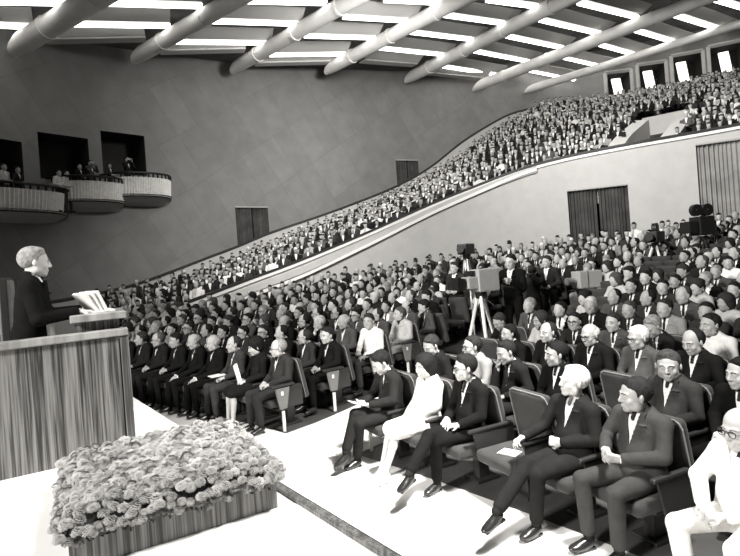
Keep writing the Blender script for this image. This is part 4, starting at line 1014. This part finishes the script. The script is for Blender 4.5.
# named people of the second and third rows, matched by the seat nearest to their place
def near(px, py, ks):
    c = [s for s in seats if s['k'] in ks and (s['k'], s['side'], s['n']) not in taken]; return min(c, key=lambda s: (s['px']-px)**2+(s['py']-py)**2)
def sit2(px, py, ks, label, c, J=None, **kw):
    s = near(px, py, ks); print('near', label[:30], (px, py), (round(s['px']), round(s['py'])), s['k'], s['side'], s['n'])
    return sit(s['k'], s['side'], s['n'], label, J or joints(), c, **kw)
chin = joints(elR=(.13, .2, .72), wrR=(.07, .17, .97), hdR=(-.15, -.1, 1), pnR=(-.6, -.6, 0), crR=.35, neck=(0, .02, 1.03), head=(0, .085, 1.15), chest=(0, -.03, .86), shR=(.168, .01, .96), shL=(-.168, .01, .96))
sit2(325, 340, (1,), 'dark-haired man in black suit with folded hands, second row, left of the aisle', cols(.015, hair=.02), hair='slick', yaw=-10)
sit2(443, 332, (1,), 'man with bowed head and dark suit seated behind the woman in white', cols(.03, hair=.04), J=joints(neck=(0, .02, 1.03), head=(0, .09, 1.15), chest=(0, -.02, .86), shR=(.168, .01, .96), shL=(-.168, .01, .96)), hair='short', pitch=25, yaw=-5)
sit2(483, 345, (1,), 'man in pale grey suit and dark glasses, second row behind the black-suited man', cols(.3, hair=.03), hair='short', glasses=True, yaw=12)
sit2(507, 357, (1,), 'man resting his cheek on his hand, dark suit, second row', cols(.03, hair=.02, skin=.5), J=chin, hair='short', pitch=14, yaw=8, roll=8)
sit2(568, 352, (1,), 'dark-haired man in black suit looking left, behind the white-haired old man', cols(.014, hair=.012, skin=.5), hair='slick', yaw=22)
sit2(648, 356, (1,), 'stocky dark-haired man in dark suit facing the camera, second row', cols(.06, hair=.05, skin=.55), hair='slick', yaw=-28, pitch=4, fat=1.1)
sit2(702, 366, (1,), 'young dark-haired man in black suit and white shirt, second row near the right edge', cols(.012, hair=.01, skin=.6), hair='short', yaw=14, pitch=2)
sit2(543, 330, (2,), 'dark-haired man in black suit with striped tie, third row right of the aisle', cols(.02, hair=.03), hair='receding', yaw=0)
sit2(590, 332, (2,), 'white-haired man in thick glasses and dark suit, third row', cols(.02, hair=.6, brow=.3), hair='bald', glasses=True, yaw=2, pitch=10)
sit2(627, 337, (2,), 'white-haired man in glasses and light suit, third row beside another white-haired man', cols(.14, hair=.7, brow=.4), hair='slick', glasses=True, yaw=8, pitch=4)
sit2(687, 337, (2,), 'bald-browed man in dark suit with lowered head, third row near the right edge', cols(.02, hair=.02), hair='receding', yaw=6, pitch=14)
sit2(735, 322, (3,), 'man in short white shirt at the right edge of the fourth row', cols(.55, hair=.02, shirt=.75, bottom=.05), hair='short', jacket=False, tie=False, yaw=10)
sit2(413, 313, (2, 3), 'man in pale uniform jacket sitting behind the aisle end, above the bowed reader', cols(.42, hair=.08, shirt=.4), hair='short', yaw=14, fat=1.1)
emptyk = []
s = near(545, 372, (1,)); taken[(s['k'], s['side'], s['n'])] = 2; taken[(0, 'R', 3)] = 2
# ---- photographers and camera crew in the aisle
SV = {
 'operate': person_meshes(stand(elR=(.27, .12, 1.14), wrR=(.16, .36, 1.3), elL=(-.27, .12, 1.14), wrL=(-.16, .36, 1.28), hdR=(-.2, 1, .1), hdL=(.2, 1, .1)), hair='short', pitch=8, h=.013),
 'shoot': person_meshes(stand(elR=(.26, .15, 1.25), wrR=(.09, .2, 1.53), elL=(-.24, .18, 1.25), wrL=(-.08, .22, 1.52), hdR=(-.5, .3, .8), hdL=(.5, .3, .8), pnR=(-.6, 0, 0), pnL=(.6, 0, 0)), hair='short', pitch=5, h=.013),
 'idle': person_meshes(stand(elR=(.25, -.02, 1.12), wrR=(.12, .22, 1.05), elL=(-.25, -.02, 1.12), wrL=(-.12, .22, 1.05), hdR=(-.6, .6, 0), hdL=(.6, .6, 0)), hair='slick', yaw=10, h=.013)}
def spk(px, py): return 0
def standing(kind, px, py, Y, zf, label, c, rot=None, scale=1.0):
    """px,py = head centre, placed at depth Y"""
    p = at_y(px, py, Y); r = math.atan2(CY-p.y, CX-p.x)-PI/2 if rot is None else rot
    sc = max(.9, min(1.12, (p.z-zf)/1.583)); return spawn(SV[kind], (p.x, p.y, p.z-1.583*sc), r, c, label, scale=sc)
def zfl(px, py, Y): p = at_y(px, py, Y); return rowz(math.hypot(p.x-CX, p.y-CY))
crew = [('operate', 511, 262, 10.3, 'television cameraman in a black suit standing behind the left television camera', cols(.012, hair=.02), None),
 ('shoot', 532, 272, 11.2, 'photographer in dark suit raising a camera between the two television cameras', cols(.03, hair=.02), -.3),
 ('idle', 547, 262, 11.6, 'standing man in dark suit right of the photographer by the television cameras', cols(.035, hair=.03), None),
 ('operate', 592, 264, 13.2, 'television cameraman bending behind the right television camera', cols(.02, hair=.03), None),
 ('idle', 612, 258, 14.5, 'standing man in black suit beside the right television camera', cols(.012, hair=.02), .2),
 ('shoot', 640, 255, 14.2, 'photographer standing left of the large black tripod camera', cols(.02, hair=.02), None),
 ('operate', 668, 243, 14.6, 'camera operator in black suit between the tripod camera and the twin-reel film camera', cols(.01, hair=.02), None),
 ('operate', 706, 240, 14.3, 'film operator in black standing behind the twin-reel film camera', cols(.01, hair=.02), None),
 ('shoot', 467, 254, 13.5, 'man standing with a dark camera high above the left television camera', cols(.04, hair=.02), None),
 ('idle', 455, 268, 12.5, 'standing helper in dark jacket left of the left television camera', cols(.05, hair=.03), None)]
for kd, px, py, Y, lab, c, r in crew: standing(kd, px, py, Y, zfl(px, py, Y), lab, c, r)
# ---- people on the box balconies
for (kd, px, py, li, lab, tc) in (('idle', 58, 172, 0, 'man in a white shirt at the right end of the leftmost box balcony', .7), ('idle', 66, 174, 0, 'second white-shirted man leaning at the right corner of the leftmost box balcony', .7), ('idle', 3, 166, 0, 'man in pale jacket at the left frame edge on the leftmost box balcony', .5), ('idle', 17, 170, 0, 'dark-jacketed man on the leftmost box balcony', .04),
        ('idle', 79, 167, 1, 'dark-suited man on the middle box balcony', .03), ('shoot', 89, 155, 1, 'tall photographer standing at the right end of the middle box balcony', .12),
        ('idle', 109, 166, 2, 'small dark figure at the left end of the rightmost box balcony', .05), ('shoot', 126, 153, 2, 'photographer in black on the rightmost box balcony', .03)):
    p, n, t, W, z1, z0 = LOGE[li]; h0 = wall_hit(px, py); Y = h0[2]-.75; q = at_y(px, py, Y); fz = z0+.2; sc = max(.6, min(1.05, (q.z-fz)/1.583))
    spawn(SV[kd], (q.x, q.y, fz), math.atan2(-1.5-q.y, 0-q.x)-PI/2+.9, cols(tc, hair=.03, bottom=.05), lab, scale=sc)
# ---- the speaker
sp = at_y(36, 262, 4.1); sc = 1.06
spw = ang+R_(-90)
HS = 1.0
ms = person_meshes(stand(pelvis=(0, .03, .93), chest=(0, .05, 1.22), neck=(0, .06, 1.41), head=(0, .09, 1.535), shR=(.18, .05, 1.34), shL=(-.18, .05, 1.34), elR=(.25, .1, 1.1), elL=(-.25, .14, 1.1),
    wrR=(.16, .36, 1.12), wrL=(-.12, .4, 1.12), hdR=(-.3, 1, -.12), hdL=(.2, 1, -.1), pnR=(0, 0, -1), pnL=(0, 0, -1), crR=.15, crL=.15), hair='slick', yaw=-4, pitch=4, h=.0085, fat=1.02)
HS = 1.16
z_ = sp.z-1.54*sc; off = Vector((0, .09, 0))*sc; off.rotate(Matrix.Rotation(spw, 3, 'Z'))
print('speaker feet z', z_)
spawn(ms, (sp.x-off.x, sp.y-off.y, ZS), spw, cols(.016, hair=.3, skin=.75, brow=.2), 'silver-haired speaker in a dark suit standing at the speaking desk with hands on its edge', scale=(sp.z-ZS)/1.54)

# ---- fill the remaining nearest seats with individual people
rs = np.random.default_rng(11)
made = sum(1 for o in COL.objects if o.name.split('.')[0] == 'person')
free = [s for s in seats if (s['k'], s['side'], s['n']) not in taken and -25 < s['px'] < 765]
def hid(s):   # hidden by the rostrum or speaker
    return s['px'] < 124 and s['py'] > 300
free = [s for s in free if not hid(s)]
def blocked(s):  # aisle crew space
    p = (s['x'], s['y'])
    for kd, px, py, Y, *_ in crew:
        q = at_y(px, py, Y)
        if math.hypot(q.x-p[0], q.y-p[1]) < .42: return True
    for x0_, y0_, x1_, y1_, Y_ in ((455, 262, 500, 292, 9.6), (500, 262, 560, 296, 10.2), (568, 264, 606, 294, 12.1), (462, 292, 500, 330, 9.5), (640, 235, 680, 268, 13.8), (690, 205, 722, 246, 14)):
        if x0_ < s['px'] < x1_ and y0_ < s['py'] < y1_ and s['y'] < Y_: return True
    return False
free = [s for s in free if not blocked(s)]
free.sort(key=lambda s: s['y'])
ind = free[:300-made]; rest = free[300-made:]
rows_ind = {}
for s in ind:
    gi = int(rs.choice(12, p=[.16, .12, .1, .08, .06, .1, .06, .08, .06, .05, .09, .04])); sex, hr, gl, jk, me = GM[gi]; me = me if s['k'] < 4 else GF[gi]; gl = gl and s['k'] < 4
    si = int(rs.choice(5, p=[.25, .3, .2, .17, .08])); tv, tw = SHADE[si]
    if not jk or (sex == 'woman' and rs.random() < .6): tv, tw = .45, 'white'
    hc = [.015, .03, .06, .25, .5][int(rs.choice(5, p=[.4, .25, .13, .12, .1]))]
    hw_ = 'grey' if hc > .2 else 'dark'
    garment = 'dress' if sex == 'woman' else ('suit' if jk else 'shirt')
    adj = {'bald': 'balding', 'receding': 'high-browed'}.get(hr, hw_+'-haired')
    if hr == 'scarf': adj = 'headscarfed'
    lab = '%s %s%s in %s %s, %s' % (adj, sex, ' with glasses' if gl else '', tw, garment, place_of(s))
    spawn(me, (s['x']+rs.normal()*.02, s['y']+rs.normal()*.02, s['z']), s['rot']+rs.normal()*.12, cols(tv, hair=hc, skin=float(rs.uniform(.44, .64)), bottom=.04 if tv > .3 else None), lab, 'audience of the stalls', scale=float(rs.uniform(.96, 1.04)))
print('IND', len(ind), 'last k', ind[-1]['k'], 'REST', len(rest))
# ---- chairs
cl = sorted([s for s in seats if not hid(s) and -30 < s['px'] < 775], key=lambda s: s['y'])[:300]
ids = {(s['k'], s['side'], s['n']) for s in cl}
for s in cl:
    key = (s['k'], s['side'], s['n']); state = 'empty ' if taken.get(key) == 2 else ''
    lab = '%sdark plush auditorium seat, %s' % (state, place_of(s))
    if s['k'] < 4:
        t = thing('auditorium_seat', lab, 'seat', (s['x'], s['y'], s['z']), s['rot'], 'auditorium seats of the stalls')
        for n, me in CH: obj(n, me, t)
        if s['n'] == 0:
            sx = 1 if s['side'] == 'R' else -1     # aisle side
            # local +x points to the person's right; choose the side facing the aisle
            ax, ay = pol(30+s['k'], AISLE); v = (ax-s['x'])*math.cos(s['rot'])+(ay-s['y'])*math.sin(s['rot']); sx = 1 if v > 0 else -1
            ep = t
            for n, me in (('end_panel', ENDP), ('post', ENDL), ('number_plate', ENDN), ('arm_cap', ENDA)): q_ = obj(n, me, ep if n == 'number_plate' else t, None if n == 'number_plate' else (.31*sx, .12, 0)); ep = q_ if n == 'end_panel' else ep
    else:
        tag(obj('auditorium_seat', FARC, None, (s['x'], s['y'], s['z']), s['rot']), lab, 'seat', 'auditorium seats of the stalls')
# paper on the empty seat, papers in hands
s = seat_of(0, 'R', 3)
b = B(); b.box((0, 0, .004), (.09, .07, .004)); b.box((.03, .02, .014), (.07, .05, .004), Matrix.Rotation(.2, 3, 'Y')); tag(obj('folded_paper', b.mesh('folded_paper', M['paper']), None, (s['x']-.1, s['y']-.1, s['z']+.47), s['rot']+.4), 'folded white paper lying on the empty front-row seat', 'paper')
s = seat_of(0, 'R', 0); v = Vector((0, .44, .725)); v.rotate(Matrix.Rotation(s['rot'], 3, 'Z'))
b = B(); b.box((0, 0, 0), (.08, .11, .004), Matrix.Rotation(.35, 3, 'X')); tag(obj('booklet', b.mesh('booklet', M['paper']), None, (s['x']+v.x, s['y']+v.y, s['z']+v.z), s['rot']), 'open white booklet held by the bowed man in the front row', 'booklet')
for n, lab in ((1, 'pale folded programme held upright by the hatted woman'), (2, 'white programme on the lap of the grey-suited man in the left front row')):
    s = seat_of(0, 'L', n); v = Vector((.05, .3, .76 if n == 1 else .7)); v.rotate(Matrix.Rotation(s['rot'], 3, 'Z'))
    b = B(); b.box((0, 0, 0), (.05, .015, .17) if n == 1 else (.09, .12, .006), Matrix.Rotation(.5, 3, 'Y') if n == 1 else None); tag(obj('programme', b.mesh('programme', M['paper']), None, (s['x']+v.x, s['y']+v.y, s['z']+v.z), s['rot']), lab, 'programme')

# ================================================================== CROWD beyond: stuff
def crowd_template():
    vs, fs, cs = [], [], []    # colour slots 0 skin 1 hair 2 top 3 shirt
    def add(v, f, c):
        o = len(vs); vs.extend(v); fs.extend([tuple(i+o for i in q) for q in f]); cs.extend(c)
    def ring(c, rx, ry, n=8): return [(c[0]+rx*math.cos(2*PI*i/n), c[1]+ry*math.sin(2*PI*i/n), c[2]) for i in range(n)]
    def loft(rings, n, col):
        v = [p for r in rings for p in r]; f = [(k*n+i, k*n+(i+1) % n, (k+1)*n+(i+1) % n, (k+1)*n+i) for k in range(len(rings)-1) for i in range(n)]
        add(v, f, [col(k, i) for k in range(len(rings)-1) for i in range(n)])
    # head, facing +y (angles near 90 deg are the front)
    prof = [(-.12, .012), (-.105, .045), (-.06, .066), (-.01, .076), (.04, .078), (.085, .062), (.112, .035), (.122, .004)]
    loft([ring((0, 0 if z > -.08 else .012, 1.165+z), r*.95, r*1.15, 10) for z, r in prof], 10, lambda k, i: 0 if (k < 4 and 0 <= i <= 4) or (k < 2) else 1)
    loft([ring((0, -.03, 1.0), .06, .06, 6), ring((0, -.015, 1.08), .052, .055, 6)], 6, lambda k, i: 0)
    loft([ring((0, 0, .46), .17, .15), ring((0, -.03, .62), .165, .13), ring((0, -.06, .82), .19, .13), ring((0, -.06, .95), .215, .11), ring((0, -.05, 1.01), .13, .08), ring((0, -.04, 1.04), .06, .06)], 8, lambda k, i: 2)
    add([(-.05, .062, 1.02), (.05, .062, 1.02), (.04, .09, .93), (-.04, .09, .93), (.008, .105, .8), (-.008, .105, .8)], [(0, 1, 2, 3), (3, 2, 4, 5)], [3, 3])
    for s in (-1, 1):
        def limb(a, b, r0, r1, c, n=5):
            a, b = Vector(a), Vector(b); q = (b-a).to_track_quat('Z', 'Y'); rr = []
            for p, r in ((a, r0), (b, r1)): rr.append([tuple(p+q @ Vector((r*math.cos(2*PI*i/n), r*math.sin(2*PI*i/n), 0))) for i in range(n)])
            loft(rr, n, lambda k, i: c)
        limb((.2*s, -.06, .96), (.235*s, 0, .74), .06, .05, 2); limb((.235*s, 0, .75), (.07*s, .24, .68), .048, .035, 2); limb((.09*s, .21, .68), (.01*s, .31, .67), .035, .03, 0)
        limb((.1*s, 0, .54), (.12*s, .46, .54), .09, .065, 2)
    return np.array(vs, np.float32), fs, cs
TV, TF, TC = crowd_template()
def crowd(name, places, label, group):
    if not places: return
    n = len(places); nv = len(TV); P = np.array([(p[0], p[1], p[2]) for p in places]); rot = np.array([p[3] for p in places]); sc = rs.uniform(.94, 1.08, n)
    c, s_ = np.cos(rot), np.sin(rot); X = TV[None, :, 0]*sc[:, None]; Y = TV[None, :, 1]*sc[:, None]; Z = TV[None, :, 2]*sc[:, None]
    vs = np.stack([X*c[:, None]-Y*s_[:, None]+P[:, None, 0], X*s_[:, None]+Y*c[:, None]+P[:, None, 1], Z+P[:, None, 2]], 2).reshape(-1, 3)
    F4 = np.array(TF); nf = len(F4); fs = (F4[None]+(np.arange(n)*nv)[:, None, None]).reshape(-1, 4)
    me = mk(name, vs, fs, M['crowd'], True)
    pal = np.zeros((n, 4)); pal[:, 0] = rs.uniform(.3, .55, n); pal[:, 1] = rs.choice([.012, .025, .05, .15, .45, .75], n, p=[.33, .24, .14, .12, .1, .07])
    pal[:, 2] = rs.choice([.008, .015, .035, .09, .35, .75], n, p=[.32, .26, .17, .1, .08, .07]); pal[:, 3] = rs.choice([.75, .5, .2], n, p=[.7, .2, .1])
    cc = pal[:, np.array(TC)].reshape(-1); cc = np.repeat(cc, 4); col = np.stack([cc*WARM[0], cc*WARM[1], cc*WARM[2], np.ones_like(cc)], 1).astype(np.float32)
    ca = me.color_attributes.new('Col', 'FLOAT_COLOR', 'CORNER'); ca.data.foreach_set('color', col.ravel())
    o = obj(name, me); tag(o, label, 'crowd', None, 'stuff'); print(name, n); return o
crowd('seated_audience', [(s['x']+rs.normal()*.05, s['y']+rs.normal()*.05, s['z']+rs.normal()*.03, s['rot']+rs.normal()*.35) for s in rest], 'rows of seated spectators at the back of the stalls below the balcony wall', 'g')
up1, up2 = [], []
for j in range(0, 26):
    a = -.62
    while a < .86:
        p = row_pt(a, j)
        if p is None: a += .01; continue
        Y, z = p; Yj = Y+.35; x = a*Yj; px, py = proj((x, Yj, z+1.16)); dl = .49/math.hypot(1, a)/Yj
        if a < aI[0] :
            # walkway beside the stalls where the parapet has run out
            pass
        ok = -20 < px < 770 and not in_poly(px, py+4, VOM) and not in_poly(px, py+13, VOM) and rs.random() < .97
        if a < -.34: ok = False
        # the two stair flights that climb the rows
        for (sx0, sy0, sx1, sy1, w_) in ((600, 158, 642, 112, 5.5), (688, 128, 712, 84, 3.5)):
            if sy1 <= py <= sy0:
                xx = sx0+(sx1-sx0)*(sy0-py)/(sy0-sy1)
                if abs(px-xx+2) < w_: ok = False
        if ok: (up1 if px < 440 else up2).append((x+rs.normal()*.04, Yj+rs.normal()*.05, z+rs.normal()*.03, math.atan2(2-Yj, -6-x)-PI/2+rs.normal()*.3))
        a += dl
# people on the low side rows past the parapet end
lowr = []
for k in range(0, 9):
    for a in np.arange(-.60, -.33, .024):
        Y1 = outer(a)[0]-.3-k*.9; x = a*Y1; R = math.hypot(x-CX, Y1-CY)
        if any(abs(s['x']-x) < .42 and abs(s['y']-Y1) < .5 for s in seats): continue
        px, py = proj((x, Y1, 1)); 
        if px < 88 or px > 192: continue
        z1 = outer(a)[1]-1.05; zz = max(rowz(R), z1-k*.13)
        if Y1 < 15: continue
        lowr.append((x+rs.normal()*.05, Y1, zz, math.atan2(CY-Y1, CX-x)-PI/2+rs.normal()*.3))
crowd('side_audience', lowr, 'spectators seated at the low left end of the side rows, beyond the rostrum', 'g')
crowd('ramp_audience', up1, 'spectators on the ramped side rows between the side wall and the white parapet', 'g')
crowd('balcony_audience', up2, 'spectators filling the steep upper balcony under the ceiling ribs', 'g')

# ================================================================== CAMERAS
def tripod(name, label, loc, H, r=.025, spread=.45, m=None, rot=0):
    t = thing(name, label, 'tripod', loc, rot); m = m or M['lightmetal']
    for k in range(3):
        a = k*2*PI/3+.5; b = B(); b.tube((0.05*math.cos(a), .05*math.sin(a), H-.06), (spread*math.cos(a), spread*math.sin(a), 0), r, r*.8, 8); obj('leg', b.mesh('leg', m), t)
    b = B(); b.tube((0, 0, H-.12), (0, 0, H), .08, .1, 14); obj('head', b.mesh('head', M['black']), t)
    b = B(); b.tube((0, 0, H*.45), (0, 0, H-.1), .02, n=8); obj('centre_column', b.mesh('centre_column', M['black']), t)
    b = B(); b.tube((0, -.05, H-.05), (.12, -.55, H-.22), .012, n=6); obj('pan_handle', b.mesh('pan_handle', M['black']), t)
    return t
def floor_at(p): return rowz(math.hypot(p.x-CX, p.y-CY))
to_sp = lambda p: math.atan2(3.9-p.y, -2.6-p.x)-PI/2
p = at_y(480, 292, 9.7); zf = floor_at(p)
tripod('camera_tripod', 'pale-legged tripod carrying the left television camera in the aisle', (p.x, p.y, zf), p.z-zf, .035, .42)
t = thing('television_camera', 'boxy grey television camera with black lens hood, left one of the two in the aisle', 'camera', (p.x, p.y, p.z), to_sp(p)-.5)
b = B(); b.box((0, -.12, .22), (.16, .23, .21), bev=.02); obj('camera_body', b.mesh('camera_body', M['camgrey']), t)
b = B(); b.box((0, .2, .19), (.13, .12, .11), bev=.02); obj('lens_mount', b.mesh('lens_mount', M['camgrey']), t)
b = B(); b.tube((0, .3, .19), (0, .4, .19), .06, .07, 16); obj('lens', b.mesh('lens', M['black'], True), t)
b = B(); b.hexa([(-.09, .36, .1), (.09, .36, .1), (.09, .36, .28), (-.09, .36, .28), (-.12, .54, .07), (.12, .54, .07), (.12, .54, .31), (-.12, .54, .31)]); obj('lens_hood', b.mesh('lens_hood', M['black']), t)
b = B(); b.box((.165, -.1, .3), (.01, .035, .035), bev=.004); b2 = b; obj('side_port', b.mesh('side_port', M['black']), t)
b = B(); b.box((0, .12, .36), (.06, .1, .05), bev=.015); obj('viewfinder', b.mesh('viewfinder', M['black']), t)
for sx in (-1, 1): b = B(); b.path([(.1*sx, -.35, .1), (.16*sx, -.5, .06), (.2*sx, -.62, .04)], .014, 8); obj('handle', b.mesh('handle', M['black']), t)
p = at_y(580, 289, 12.2); zf = floor_at(p)
tripod('camera_tripod', 'pale-legged tripod under the right television camera', (p.x, p.y, zf), p.z-zf, .035, .42)
t = thing('television_camera', 'boxy pale television camera with hanging cable, right one of the two in the aisle', 'camera', (p.x, p.y, p.z), to_sp(p)-.6)
b = B(); b.box((0, -.2, .22), (.17, .3, .2), bev=.02); obj('camera_body', b.mesh('camera_body', M['camgrey']), t)
b = B(); b.tube((0, .1, .2), (0, .34, .2), .07, .09, 16); obj('lens', b.mesh('lens', M['camgrey'], True), t)
b = B(); b.box((0, -.12, .222), (.174, .008, .19)); obj('panel_seam', b.mesh('panel_seam', M['black']), t)
b = B(); b.path([Vector((.0, -.5-.16*math.sin(a), .2-.28*(1-math.cos(a))*.6)) for a in np.linspace(0, PI, 9)]+[Vector((0, -.1, -.16))], .02, 8); obj('cable', b.mesh('cable', M['camgrey'], True), t)
# black tripod camera and the twin-reel film camera
p = at_y(655, 243, 14.0); zf = floor_at(p)
tripod('camera_tripod', 'pale-legged tall tripod of the long black camera at the back right', (p.x, p.y, zf), p.z-zf, .035, .5)
t = thing('film_camera', 'long black film camera on the pale tripod, left of the twin-reel camera', 'camera', (p.x, p.y, p.z), to_sp(p))
b = B(); b.box((0, -.1, .17), (.14, .34, .15), bev=.03); obj('camera_body', b.mesh('camera_body', M['black']), t)
b = B(); b.tube((0, .22, .17), (0, .5, .17), .08, .11, 14); obj('lens', b.mesh('lens', M['black'], True), t)
b = B(); b.tube((-.06, -.1, .4), (.06, -.1, .4), .14, n=18); obj('magazine', b.mesh('magazine', M['black'], True), t)
p = at_y(703, 236, 14.2); zf = floor_at(p)
tripod('camera_tripod', 'black tripod of the twin-reel film camera', (p.x, p.y, zf), p.z-zf, .035, .4, M['black'])
t = thing('film_camera', 'large black film camera with two upright round reels, back right of the stalls', 'camera', (p.x, p.y, p.z), to_sp(p)-.55)
b = B(); b.box((0, 0, .28), (.2, .24, .26), bev=.03); obj('camera_body', b.mesh('camera_body', M['black']), t)
b = B(); b.box((0, .42, .26), (.18, .14, .16), bev=.02); obj('lens_hood', b.mesh('lens_hood', M['black']), t)
for sy in (-.17, .17):
    d = Vector((1, 0, 0)); c_ = Vector((0, sy, .72))
    b = B(); b.tube(c_-d*.06, c_+d*.06, .165, n=28); b.ball(c_, .05, (1.6, 1, 1)); obj('reel', b.mesh('reel', M['black'], True), t)
# small dark box camera above the left television camera
p = at_y(466, 249, 12.6)
t = thing('film_camera', 'small dark box camera above and behind the left television camera', 'camera', (p.x, p.y, p.z), to_sp(p))
b = B(); b.box((0, 0, .0), (.13, .3, .13), bev=.03); obj('camera_body', b.mesh('camera_body', M['black']), t)
b = B(); b.tube((0, .28, 0), (0, .42, 0), .06, .09, 14); obj('lens', b.mesh('lens', M['black'], True), t)
zf = floor_at(p); tripod('camera_tripod', 'thin pale tripod under the small dark box camera', (p.x, p.y, zf), p.z-.13-zf, .02, .35)
for px, py, Y, lab in ((533, 275, 11.0, 'hand-held still camera at the face of the photographer between the television cameras'), (640, 258, 14.0, 'hand-held still camera of the photographer left of the tall tripod')):
    p = at_y(px, py, Y); p += Vector((math.sin(-(to_sp(p)))*.14, math.cos(to_sp(p))*.14, 0)); t = thing('still_camera', lab, 'camera', p, to_sp(p))
    b = B(); b.box((0, 0, 0), (.07, .035, .045), bev=.01); obj('camera_body', b.mesh('camera_body', M['black']), t)
    b = B(); b.tube((0, .03, 0), (0, .1, 0), .03, n=12); obj('lens', b.mesh('lens', M['black'], True), t)
    b = B(); b.tube((.09, 0, -.03), (.09, 0, .12), .015, n=8); b.ball((.09, .03, .15), .05, (1, .5, 1)); obj('flashgun', b.mesh('flashgun', M['camgrey'], True), t)

# ================================================================== LIGHT
def area(name, loc, target, size, power, spread=None, col=(1, .985, .96)):
    l = bpy.data.lights.new(name, 'AREA'); l.shape = 'DISK'; l.size = size; l.energy = power; l.color = col
    if spread: l.spread = R_(spread)
    o = bpy.data.objects.new(name, l); COL.objects.link(o); o.location = loc
    o.rotation_euler = (Vector(target)-Vector(loc)).to_track_quat('-Z', 'Y').to_euler(); return o
area('stage_floodlight', (-11, -5, 9.5), (4, 11, 1), 2.0, 1000, 80)
area('hall_floodlight', (3.5, 2.0, 9.0), (-2, 4, 1.2), 1.2, 150, 90)
area('hall_floodlight', (-3, 6, 11), (14, 24, 5), 3, 1000, 110)
area('wall_fill', (3, 17, 11), (-2, 31, 8.5), 2.5, 620, 95)  # added fill that brightens the side wall, not a hall fixture
area('ramp_fill', (-1, 11, 11), (-5, 22, 3), 1.5, 260, 60)  # unseen fill lamp aimed at the ramped side rows
area('apron_fill', (3.2, 3.2, 8.5), (.1, 5.6, 0), 1.0, 210, 50)  # added fill to whiten the apron floor, no real lamp there
area('balcony_fill', (2, 10, 12.5), (20, 30, 9), 2.5, 480, 80)  # added fill to lift the upper balcony and its stairwell cheeks
w = bpy.data.worlds.new('world'); SC.world = w; w.use_nodes = True
w.node_tree.nodes['Background'].inputs[0].default_value = g(1); w.node_tree.nodes['Background'].inputs[1].default_value = .04
